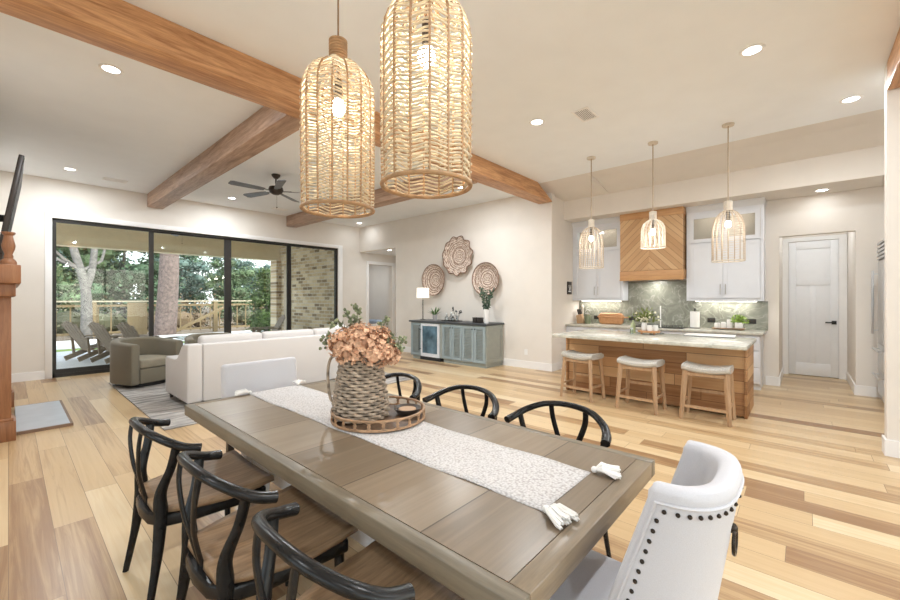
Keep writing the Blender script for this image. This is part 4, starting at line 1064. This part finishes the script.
pt = thing('paper_towel_holder', 'paper towel roll on a black upright holder on the back counter', 'paper towel holder', (8.30, 1.465, KT))
obj('stand', MB().lathe([(.085,0),(.085,.012),(.012,.013),(.010,.33),(.018,.335),(.018,.355),(0,.36)], 24), M_blackm, pt, smooth=True)
obj('paper_roll', MB().lathe([(.012,.014),(.075,.014),(.075,.30),(.012,.30)], 28), M_white, pt, smooth=True)
wt = thing('serving_board', 'dark edged wooden board under the white canisters on the right back counter', 'board', (8.28, .965, KT))
obj('board', MB().box(-.11,-.23,.012,.11,.23,.03).box(-.09,-.2,0,-.06,-.17,.012).box(.06,-.2,0,.09,-.17,.012).box(-.09,.17,0,-.06,.2,.012).box(.06,.17,0,.09,.2,.012), M_seat, wt, bevel=.004)
for k, (y, h, r_, lb) in enumerate(((1.12,.085,.045,'low white canister at the left of the serving board'),(1.03,.10,.04,'white canister between two others on the serving board'),(.945,.15,.04,'tallest white canister on the serving board'))):
    c = thing('white_canister', lb, 'canister', (8.27, y, KT+.0305), 0, 'white canisters on the serving board')
    obj('body', MB().lathe([(0,0),(r_,0),(r_,h*.85),(r_*.8,h*.9),(0,h*.9)], 20), M_white, c, smooth=True)
    obj('lid', MB().lathe([(r_*.85,h*.9),(r_*.85,h*.97),(0,h)], 20), M_white, c, smooth=True)
p2 = thing('potted_herb', 'leafy green plant in a square white pot on the right back counter', 'plant', (8.27, .81, KT+.0305))
obj('pot', MB().box(-.045,-.055,0,.045,.055,.10), M_white, p2, bevel=.006)
m = MB()
for k in range(150):
    d = Vector((random.gauss(0,.8), random.gauss(0,1), abs(random.gauss(.7,.5)))).normalized(); m.leaf(Vector((0,0,.09))+d*random.uniform(.02,.12), d+Vector((random.gauss(0,.5), random.gauss(0,.5), .1)), .016, .045)
obj('foliage', m, leafmat('herb_leaf', (.28,.40,.10), .35), p2)
# framed sign on the return wall
sg = thing('wall_sign', 'small dark framed sign with a pale plant motif on the wall left of the cabinets', 'sign', (7.98, 3.7295, 1.675))
obj('frame', MB().box(-.10,-.018,-.135,.10,-.0005,.135), M_darkwood, sg, bevel=.003)
m = MB()
for s in (-1,0,1): m.tube(smoothpath([(0,-.0185,-.04),(s*.03,-.0185,.0),(s*.05,-.0185,.06)], 4), .006, 5)
m.box(-.06,-.0205,-.085,.06,-.0185,-.062).box(-.03,-.0205,-.05,.03,-.0185,-.038)
obj('motif', m, M_white, sg)

# island
il = thing('kitchen_island', 'reclaimed wood plank kitchen island with a pale stone counter', 'kitchen island', (0,0,0))
obj('body', MB().box(5.93, .53, .02, 6.72, 2.78, .866), M_island, il)
obj('end_panel', MB().box(5.905, .50, 0, 6.72, .529, .866), M_islx, il, bevel=.003)
obj('end_panel', MB().box(5.905, 2.781, 0, 6.72, 2.81, .866), M_islx, il, bevel=.003)
obj('countertop', MB().box(5.485, .47, .868, 6.75, 2.84, .914), M_counter, il, bevel=.005)
def make_stool(x, y, rz, label):
    t = thing('counter_stool', label, 'stool', (x, y, 0), rz, 'counter stools along the island')
    def top(u, v):
        a = -1+2*u; b = -1+2*v
        return (b*.165, a*.26, .615+.028*a*a)
    vs = []; 
    m = MB()
    pr_ = []
    for side in range(1):
        nu, nv = 17, 9
        g = []
        def shell(u, v):
            a = -1+2*u; q = 2*PI*v
            cx, cz = cos(q), sin(q)
            ex = math.copysign(abs(cx)**.5, cx); ez = math.copysign(abs(cz)**.7, cz)
            return (.17*ex, .244*a, .592+.030*a*a+.038*ez)
        m.grid(shell, nu, 25)
        m.add([shell(0, v/24) for v in range(24)], [tuple(range(24))]); m.add([shell(1, v/24) for v in range(24)], [tuple(range(24))[::-1]])
    obj('seat', m, fabric('seat_pad', (.48,.45,.40), 120, .2), t, bevel=.012)
    m = MB()
    for k in range(20):
        a = -1+2*(k+.5)/20
        m.tube([(.172, .244*a, .609+.03*a*a), (.12, .244*a, .633+.03*a*a), (0, .244*a, .6345+.03*a*a), (-.12, .244*a, .633+.03*a*a), (-.172, .244*a, .609+.03*a*a)], .0062, 5)
    obj('woven_cords', m, M_woven, t, smooth=True)
    for sx in (-1,1):
        for sy in (-1,1): obj('leg', MB().tube([(sx*.135, sy*.205, .585),(sx*.175, sy*.243, 0)], [.033,.023], 4), M_stool, t)
    for sy in (-1,1): obj('stretcher', MB().bar((-.16, sy*.236, .20), (.16, sy*.236, .20), .018, .028), M_stool, t)
    obj('footrest', MB().bar((-.163,-.232,.16),(-.163,.232,.16), .02, .032), M_stool, t)
    obj('footrest', MB().bar((.163,-.232,.30),(.163,.232,.30), .02, .032), M_stool, t)
    for sx in (-1,1): obj('seat_rail', MB().bar((sx*.14,-.19,.545),(sx*.14,.19,.545), .02, .035), M_stool, t)
    return t
st = make_stool(5.605, .86, R(0), 'oak counter stool with woven cream seat at the right end of the island')
dup(st, (5.56, 1.60, 0), R(-3), 'middle oak counter stool with woven cream seat at the island')
dup(st, (5.62, 2.42, 0), R(-8), 'oak counter stool with woven cream seat at the left end of the island')
# island things
IT = .9145
it = thing('wooden_riser', 'round wooden riser tray with flowers and pots on the island', 'tray', (6.42, 1.73, IT))
obj('riser', MB().lathe([(.0,.03),(.15,.03),(.155,.05),(.15,.055),(0,.05)], 28), M_bread, it, smooth=True)
m = MB()
for k in range(3): m.ball((.10*cos(k*2.09), .10*sin(k*2.09), .0155), .0155, 8, 6)
obj('feet', m, M_bread, it, smooth=True)
for k, (dx, dy, lb) in enumerate(((-.03,.055,'white ceramic pot holding the flowers on the riser'),(-.07,-.03,'small white pot in the middle of the riser'),(-.02,-.095,'small white pot at the right of the riser'))):
    h = .12 if k == 0 else .085
    c = thing('white_pot', lb, 'pot', (6.42+dx, 1.73+dy, IT+.056), 0, 'white pots on the riser')
    obj('pot_body', MB().lathe([(0,0),(.032,0),(.042,h*.4),(.035,h*.9),(.038,h),(.028,h),(.028,h*.5),(0,h*.5)], 18), M_white, c, smooth=True)
fw = thing('flower_bunch', 'cream flowers with green leaves in the white pot on the island', 'flowers', (6.39, 1.785, IT+.15))
m = MB(); mf = MB()
for k in range(150):
    d = Vector((random.gauss(0,1), random.gauss(0,1), abs(random.gauss(.7,.8)))).normalized(); p = d*random.uniform(.05,.21); p.z += .03
    m.leaf(p, d+Vector((random.gauss(0,.5), random.gauss(0,.5), .2)), .017, .055)
    if k % 4 == 0: mf.ball(p*1.08, .017, 6, 5)
for k in range(8): m.tube([(0,0,-.05), (random.uniform(-.06,.06), random.uniform(-.06,.06), .1)], .003, 4)
obj('foliage', m, leafmat('island_leaf', (.13,.16,.04), .4), fw); obj('blossoms', mf, M_cream, fw)
cd = thing('taper_candle', 'tall white taper candle in a holder beside the island flowers', 'candle', (6.62, 1.62, IT))
obj('candle', MB().lathe([(0,.1),(.009,.1),(.008,.42),(0,.425)], 12), M_white, cd, smooth=True)
obj('holder', MB().lathe([(0,0),(.045,0),(.045,.01),(.012,.02),(.012,.08),(.02,.0995),(0,.0995)], 16), M_clear, cd, smooth=True)
bo = thing('oil_bottle', 'pale green glass bottle with a dark stopper on the island', 'bottle', (6.50, 1.98, IT))
obj('bottle_body', MB().lathe([(0,0),(.035,0),(.037,.02),(.036,.13),(.013,.17),(.012,.20),(0,.20)], 18), plain('bottle_green', (.40,.45,.26), .15), bo, smooth=True)
obj('stopper', MB().lathe([(.010,.2005),(.014,.23),(0,.232)], 12), M_blackm, bo, smooth=True)
b2 = thing('salt_shaker', 'small clear shaker beside the oil bottle on the island', 'shaker', (6.33, 1.95, IT))
obj('shaker_body', MB().lathe([(0,0),(.025,0),(.022,.07),(0,.07)], 14), M_clear, b2, smooth=True)
obj('cap', MB().lathe([(.022,.0705),(.02,.09),(0,.095)], 14), M_steel, b2, smooth=True)
bk = thing('open_booklet', 'flat white board with a dark edge lying on the right of the island', 'board', (6.72, 1.0, IT), R(4))
obj('board', MB().box(-.21,-.30,.006,.21,.30,.016), M_white, bk, bevel=.003)
obj('dark_edge', MB().box(-.215,-.305,0,.215,.305,.0058), M_blackm, bk)
# island pendants
def island_pendant(y, h, r, label, zb):
    t = thing('wire_pendant_light', label, 'pendant light', (6.0, y, zb), 0, 'woven pendants above the kitchen island')
    top = 2.55-zb
    prof = [(r,0),(r,top*.40),(r*.985,top*.62),(r*.92,top*.75),(r*.78,top*.86),(r*.55,top*.95),(.042,top)]
    m = MB(); weave(m, prof, 16, 22, .0024, .002, 64, .003); obj('woven_shade', m, M_wickl, t, smooth=True)
    m = MB()
    for k in range(16):
        a = 2*PI*k/16+.1
        m.tube([(q*cos(a), q*sin(a), z) for q, z in smoothpath([(q, 0, z) for q, z in prof], 3) and [(v.x, v.z) for v in smoothpath([(q, 0, z) for q, z in prof], 3)]], .005, 5)
    obj('ribs', m, plain('rib_taupe', (.42,.33,.24), .6) if r > .16 else M_wickl, t, smooth=True)
    obj('rim', MB().tube([(r*cos(a*PI/20), r*sin(a*PI/20), 0) for a in range(40)], .008, 6, closed=True), M_wickl, t, smooth=True)
    m = MB()
    for k in range(9): m.tube([(.042*cos(a*PI/10), .042*sin(a*PI/10), top+.002+.0132*k) for a in range(20)], .0072, 6, closed=True)
    obj('neck_wrap', m, M_wickl, t, smooth=True)
    obj('cord', MB().tube([(0,0,top-.05),(0,0,ZC-zb-.02)], .007, 6), plain('cord_tan', (.36,.27,.18), .7), t, smooth=True)
    obj('canopy', MB().lathe([(.062,ZC-zb-.025),(.066,ZC-zb-.002),(0,ZC-zb-.0005)], 24), M_wickl, t, smooth=True)
    obj('socket', MB().lathe([(0,top),(.02,top),(.02,top-.12),(0,top-.12)], 12), M_bronze, t, smooth=True)
    obj('bulb', MB().ball((0,0,top-.17), .034, 14, 9, (1,1,1.4)), M_bulbk, t, smooth=True)
    lamp('island_lamp', 'POINT', (6.0, y, zb+top-.24), 4, (1,.95,.88), .05)
island_pendant(2.44, .76, .176, 'woven cage pendant at the left of the three above the island', 1.925)
island_pendant(1.565, .5, .153, 'shorter pale woven pendant in the middle above the island', 2.16)
island_pendant(.70, .76, .170, 'woven cage pendant at the right of the three above the island', 1.92)
# refrigerator
rf = thing('refrigerator', 'stainless steel built in refrigerator seen edge on beside the right wall', 'refrigerator', (0,0,0))
obj('body', MB().box(7.45, -1.598, 0, 8.36, -.835, 2.28), M_steel, rf)
obj('door', MB().box(7.46, -.834, .82, 8.35, -.80, 1.98), M_steel, rf, bevel=.003)
for z0, z1 in ((.10,.45),(.46,.81)):
    d = obj('drawer', MB().box(7.46, -.834, z0, 8.35, -.80, z1), M_steel, rf, bevel=.003)
    obj('handle', MB().tube([(7.6,-.74,z1-.06),(8.2,-.74,z1-.06)], .014, 8).bar((7.65,-.74,z1-.06),(7.65,-.80,z1-.06),.015,.015).bar((8.15,-.74,z1-.06),(8.15,-.80,z1-.06),.015,.015), M_steel, d, smooth=True)
m = MB()
for k in range(5): m.box(7.46, -.834, 2.0+.052*k, 8.35, -.79, 2.03+.052*k)
obj('grille', m, M_steel, rf)
obj('handle', MB().tube([(8.25,-.74,.95),(8.25,-.74,1.85)], .014, 8).bar((8.25,-.74,1.0),(8.25,-.80,1.0),.015,.015).bar((8.25,-.74,1.8),(8.25,-.80,1.8),.015,.015), M_steel, rf, smooth=True)

# ------------------------------------------------------------------ outside
struct('ground_patio', MB().box(-8, YW+.165, -.14, 6.55, 15.5, -.04), M_patio)
struct('ground_deck', MB().box(-12, 16.3, -.16, 16, 19.5, -.05), M_deck)
tag(obj('lawn', MB().box(-12, 15.5, -.15, 24, 16.3, -.06).box(6.82, 13.4, -.15, 24, 15.5, -.06).box(16, 16.3, -.15, 24, 19.5, -.06), M_lawn, kind='stuff'), 'bright green strip of lawn beyond the patio', 'lawn')
tag(obj('pool', MB().box(4.2, 16.8, -.0495, 6.4, 18.6, -.045), M_water), 'pale blue pool set in the deck beyond the patio', 'pool')
struct('ground_garden', MB().box(-60, 19.5, -.5, 90, 110, -.2), M_dirt)
struct('ceiling_patio', MB().box(-8, YW+.165, 3.42, 7.0, 14.7, 3.54), M_tan)
pb = MB().box(-8, 14.1, 2.82, 6.55, 14.5, 3.42).box(-8, YW+.165, 3.16, 6.55, YW+.32, 3.42)
struct('beam_patio', pb, M_tan)
struct('wall_brick', MB().box(6.55, YW+.165, -.1, 6.8, 14.4, 3.42), M_brick)
struct('pillar_brick', MB().box(6.38, 14.02, -.1, 6.56, 14.5, 2.82), M_brickx)
struct('trim_5', MB().box(6.515, 13.25, -.04, 6.549, 13.75, 2.62), plain('beige_trim', (.48,.40,.30), .7))
# fence
fe = thing('wooden_fence', 'weathered tan wooden rail fence with open pickets beyond the pool deck', 'fence', (0,22,-.2))
obj('rail', MB().box(-14, -.09, 1.50, 24, .09, 1.56), plain('rail_top', (.42,.37,.27), .7), fe)
obj('rail', MB().box(-14, -.03, 1.30, 24, .03, 1.39).box(-14, -.03, .16, 24, .03, .25), M_fence, fe)
for k in range(17):
    x = -13.6+k*2.28
    obj('post', MB().box(x-.09, -.075, 0, x+.09, .105, 1.499), M_fence, fe)
m = MB()
k = 0; x = -13.9
while x < 23.9:
    if not (3.3 < x < 4.4): m.box(x, .031, .1, x+.05, .055, 1.36)
    x += .42
obj('pickets', m, M_fence, fe)['kind'] = 'stuff'
obj('board_panel', MB().box(3.45, -.06, .05, 4.15, -.0355, 1.48), M_fence, fe)
sr = thing('stair_rail', 'sloping wooden stair handrail with a thick post beyond the deck', 'handrail', (6.6, 21.2, -.2))
obj('handrail', MB().bar((-1.6,0,.15),(.6,0,1.3), .09, .12), M_fence, sr)
obj('post', MB().box(.5,-.1,0,.72,.1,1.36), M_fence, sr)
# adirondack chairs
def adirondack(x, y, rz, label):
    t = thing('adirondack_chair', label, 'garden chair', (x, y, -.04), rz, 'adirondack chairs on the patio')
    for s in (-1,1):
        obj('stringer', MB().bar((.02,s*.26,.05),(.86,s*.26,.36), .03, .11), M_adir, t)
        obj('front_leg', MB().box(.72,s*.29-.018,0,.82,s*.29+.018,.54), M_adir, t)
        obj('armrest', MB().box(.12,s*.33-.06,.545,.90,s*.33+.06,.568), M_adir, t)
        obj('arm_post', MB().bar((.22,s*.30,.14),(.18,s*.30,.545), .03, .05), M_adir, t)
    for k in range(5):
        a = (k-2)*.105; h = .82-.03*abs(k-2)**1.5
        obj('back_slat', MB().bar((.34, a*.8, .24), (.34-.42*h/.82, a*1.15, .24+.72*h/.82), .095, .018, (1,0,.6)), M_adir, t)
    for k in range(5):
        q = k/4
        obj('seat_slat', MB().bar((.36+.48*q,-.27,.235+.165*q),(.36+.48*q,.27,.235+.165*q), .095, .018), M_adir, t)
    return t
ad = adirondack(.98, 12.95, R(22), 'brown adirondack chair at the far left of the patio')
dup(ad, (1.36, 12.1, -.04), R(22), 'second brown adirondack chair from the left on the patio')
dup(ad, (1.76, 11.28, -.04), R(22), 'brown adirondack chair partly behind the barrel armchair')
dup(ad, (5.95, 12.7, -.04), R(172), 'brown adirondack chair near the brick wall, seen over the sofa')
# trees
def tree(x, y, h, kind, label, mats, trunk_r, z0=-.25):
    t = thing('tree', label, 'tree', (x, y, z0), random.uniform(0, 6), 'trees beyond the fence')
    m = MB(); m.tube([(0,0,0),(.05,0,h*.3),(.0,.06,h*.7),(0,0,h*.95)], [trunk_r, trunk_r*.8, trunk_r*.45, trunk_r*.1], 8)
    if kind == 'bare':
        for k in range(9):
            a = random.uniform(0, 6.3); z = h*random.uniform(.3,.75); l = h*random.uniform(.15,.3)
            e = Vector((cos(a)*l*.8, sin(a)*l*.8, z+l*.8)); m.tube([(0,0,z), tuple(Vector((0,0,z)).lerp(e,.5)+Vector((0,0,-.1))), tuple(e)], [trunk_r*.35, trunk_r*.22, .02], 5)
            for q in range(4):
                f = e + Vector((random.gauss(0,.5), random.gauss(0,.5), random.uniform(.2,.9))); m.tube([tuple(Vector((0,0,z)).lerp(e, .6)), tuple(f)], [.03,.01], 4)
    obj('trunk', m, mats[1], t, smooth=True)
    if kind != 'bare':
        c = MB()
        nb = 40
        for k in range(nb):
            if kind == 'cone':
                f = random.random()**1.3; z = h*(.06+.92*f); rr = h*.30*(1-f)**.8*random.uniform(.3,1.0)
                a = random.uniform(0, 6.3); cx, cy = rr*cos(a), rr*sin(a); br = h*.08+.1*(1-f)
            else:
                a = random.uniform(0, 6.3); rr = h*.36*math.sqrt(random.random()); z = h*random.uniform(.05,1.0); cx, cy = rr*cos(a), rr*sin(a); br = h*random.uniform(.08,.13)
            c.ball((cx, cy, z), br*.72, 9, 6, (random.uniform(.8,1.2), random.uniform(.8,1.2), .8))
            for q in range(150):
                d = Vector((random.gauss(0,1), random.gauss(0,1), random.gauss(0,.75))); d *= br*.62
                c.leaf((cx+d.x, cy+d.y, z+d.z), (random.gauss(0,1), random.gauss(0,1), random.gauss(.1,.7)), h*.012, h*.042)
        obj('crown', c, mats[0], t)
    return t
G1 = leafmat('conifer_green', (.065,.115,.065), .45); G2 = leafmat('oak_green', (.105,.155,.08), .4); G3 = leafmat('blue_green', (.085,.135,.115), .4); G4 = leafmat('autumn_brown', (.15,.105,.06), .35)
rt_ = random.Random(3)
def back_tree(x, y, h, g, gname, where): tree(x, y, h, 'round', '%s tree %s' % (gname, where), (g, M_bark), .16*h/6)
TR = [(-1.5,32,6.6,G1,'dark green','farthest left through the glass'),(1.6,33,7.0,G2,'olive green','behind the pale forked trunk'),(5.0,33,6.6,G1,'dense dark green','just right of the pale forked trunk'),
      (9.0,36,5.0,G3,'bluish green','left of the thick pinkish trunk'),(12.4,36,4.9,G2,'light green','just right of the thick pinkish trunk'),(16.0,38,4.8,G3,'bluish green','in the third door panel'),
      (20,39,4.9,G1,'dark green','left of the wide door mullion'),(24.0,40,5.0,G3,'bluish green','right of the wide door mullion'),(28.2,42,5.2,G2,'light green','left of the cypress by the brick pillar'),
      (32.5,43,5.4,G3,'blue green','behind the cypress by the brick pillar'),(10.5,44,6.0,G1,'dark','seen in the gap between the nearer crowns'),(3.2,46,8.6,G3,'tall bluish','rising behind the fence at left'),
      (-6.5,36,7,G2,'olive','at the far left beyond view'),(38,46,6,G1,'dark green','far to the right'),(18,50,6.4,G3,'hazy blue green','farthest behind the fence'),(26,52,6.4,G3,'hazy tall green','farthest right of the mullion'),(7.0,58,6.5,G3,'distant hazy','between the two near trunks'),(14,60,6.5,G3,'distant hazy','right of the pinkish trunk'),(22,62,6.6,G1,'distant dark','left of the wide mullion, farthest back'),(32,60,6.4,G3,'distant hazy','toward the brick pillar, farthest back'),(0.5,56,8,G1,'distant dark','left of the pale trunk, farthest back')]
for a in TR: back_tree(*a)
for k, (x, y, h, lb) in enumerate(((2.6,25,2.1,'brownish shrub behind the fence at left'),(6.2,25.5,1.9,'russet shrub behind the fence board panel'),(10.5,26,2.0,'brown shrub right of the pinkish trunk'),(15,27,2.2,'low brown shrub by the stair rail'),(19.5,28,2.3,'brown shrub near the wide mullion'),(23.5,29,2.3,'brown shrub left of the cypress'))):
    t = thing('shrub', lb, 'shrub', (x, y, -.25), 0, 'shrubs behind the fence')
    c = MB()
    for q in range(8): c.ball((random.gauss(0,.8), random.gauss(0,.4), .25*h), .3*h*random.uniform(.6,1), 9, 6)
    for q in range(900):
        d = Vector((random.gauss(0,.85), random.gauss(0,.6), abs(random.gauss(0,.42)))); c.leaf((d.x*1.3, d.y, d.z*h), (random.gauss(0,1), random.gauss(0,1), random.gauss(.2,.7)), .05, .17)
    obj('foliage', c, G4 if k % 2 else leafmat('shrub_mix', (.11,.11,.065), .4), t)
    m = MB()
    for q in range(5): m.tube([(0,0,0), (random.uniform(-.8,.8), random.uniform(-.4,.4), h*.5)], .025, 5)
    obj('stems', m, M_bark, t)
# near trunks
t = thing('tree', 'pale grey forked tree trunk left of centre through the first door panel', 'tree', (1.95, 20.2, -.3))
m = MB(); m.tube(smoothpath([(0,0,0),(.02,0,1.4),(-.05,0,2.4),(-.35,.1,3.7),(-.75,.2,6)], 4), [.19-.006*i for i in range(17)], 10)
m.tube(smoothpath([(-.02,0,2.0),(.18,0,2.9),(.26,0,4.0),(.35,0,6)], 4), [.13-.004*i for i in range(13)], 10)
for e in ((-1.6,.2,4.6),(-1.2,-.3,3.9),(.9,.3,5.2)): m.tube([(-.1,0,2.8),(e[0]*.5,0,3.2),e], [.06,.05,.02], 6)
obj('trunk', m, M_bark, t, smooth=True)
t = thing('tree', 'thick pinkish grey pine trunk in the second door panel', 'tree', (4.52, 20.2, -.3))
m = MB(); m.tube(smoothpath([(-.12,0,0),(-.02,0,1.2),(.06,0,3.0),(.1,0,5),(.1,0,8)], 4), [.42-.007*i for i in range(17)], 12)
obj('trunk', m, M_barkp, t, smooth=True)
tree(7.35, 17.2, 2.7, 'cone', 'dense dark green cypress beside the brick pillar', (leafmat('cypress_green', (.075,.115,.04), .4), M_bark), .09, -.06)
tree(8.6, 17.9, 2.9, 'cone', 'dark green cypress mostly behind the brick pillar', (leafmat('cypress_green_b', (.075,.115,.04), .4), M_bark), .09, -.06)

# ------------------------------------------------------------------ sky and view
wd = bpy.data.worlds.new('sky'); scene.world = wd; wd.use_nodes = True; nt = wd.node_tree
sky = nt.nodes.new('ShaderNodeTexSky'); sky.sky_type = 'NISHITA'; sky.sun_disc = False; sky.sun_elevation = R(38); sky.sun_rotation = R(150); sky.air_density = 1.0; sky.dust_density = 2.5
mx = nt.nodes.new('ShaderNodeMix'); mx.data_type = 'RGBA'; mx.inputs[0].default_value = .55
nt.links.new(sky.outputs['Color'], mx.inputs[6]); mx.inputs[7].default_value = (6.2,6.3,6.5,1)
bg = nt.nodes['Background']; nt.links.new(mx.outputs[2], bg.inputs['Color']); bg.inputs['Strength'].default_value = .50
lamp('sun', 'SUN', (0,0,20), 3.2, (1,.96,.88), .1, (R(38), R(12), 0), angle=R(12))
scene.cycles.diffuse_bounces = 8
vs_ = scene.view_settings; vs_.view_transform = 'Standard'; vs_.look = 'None'; vs_.exposure = 0.33; vs_.gamma = 1.0; vs_.use_curve_mapping = False
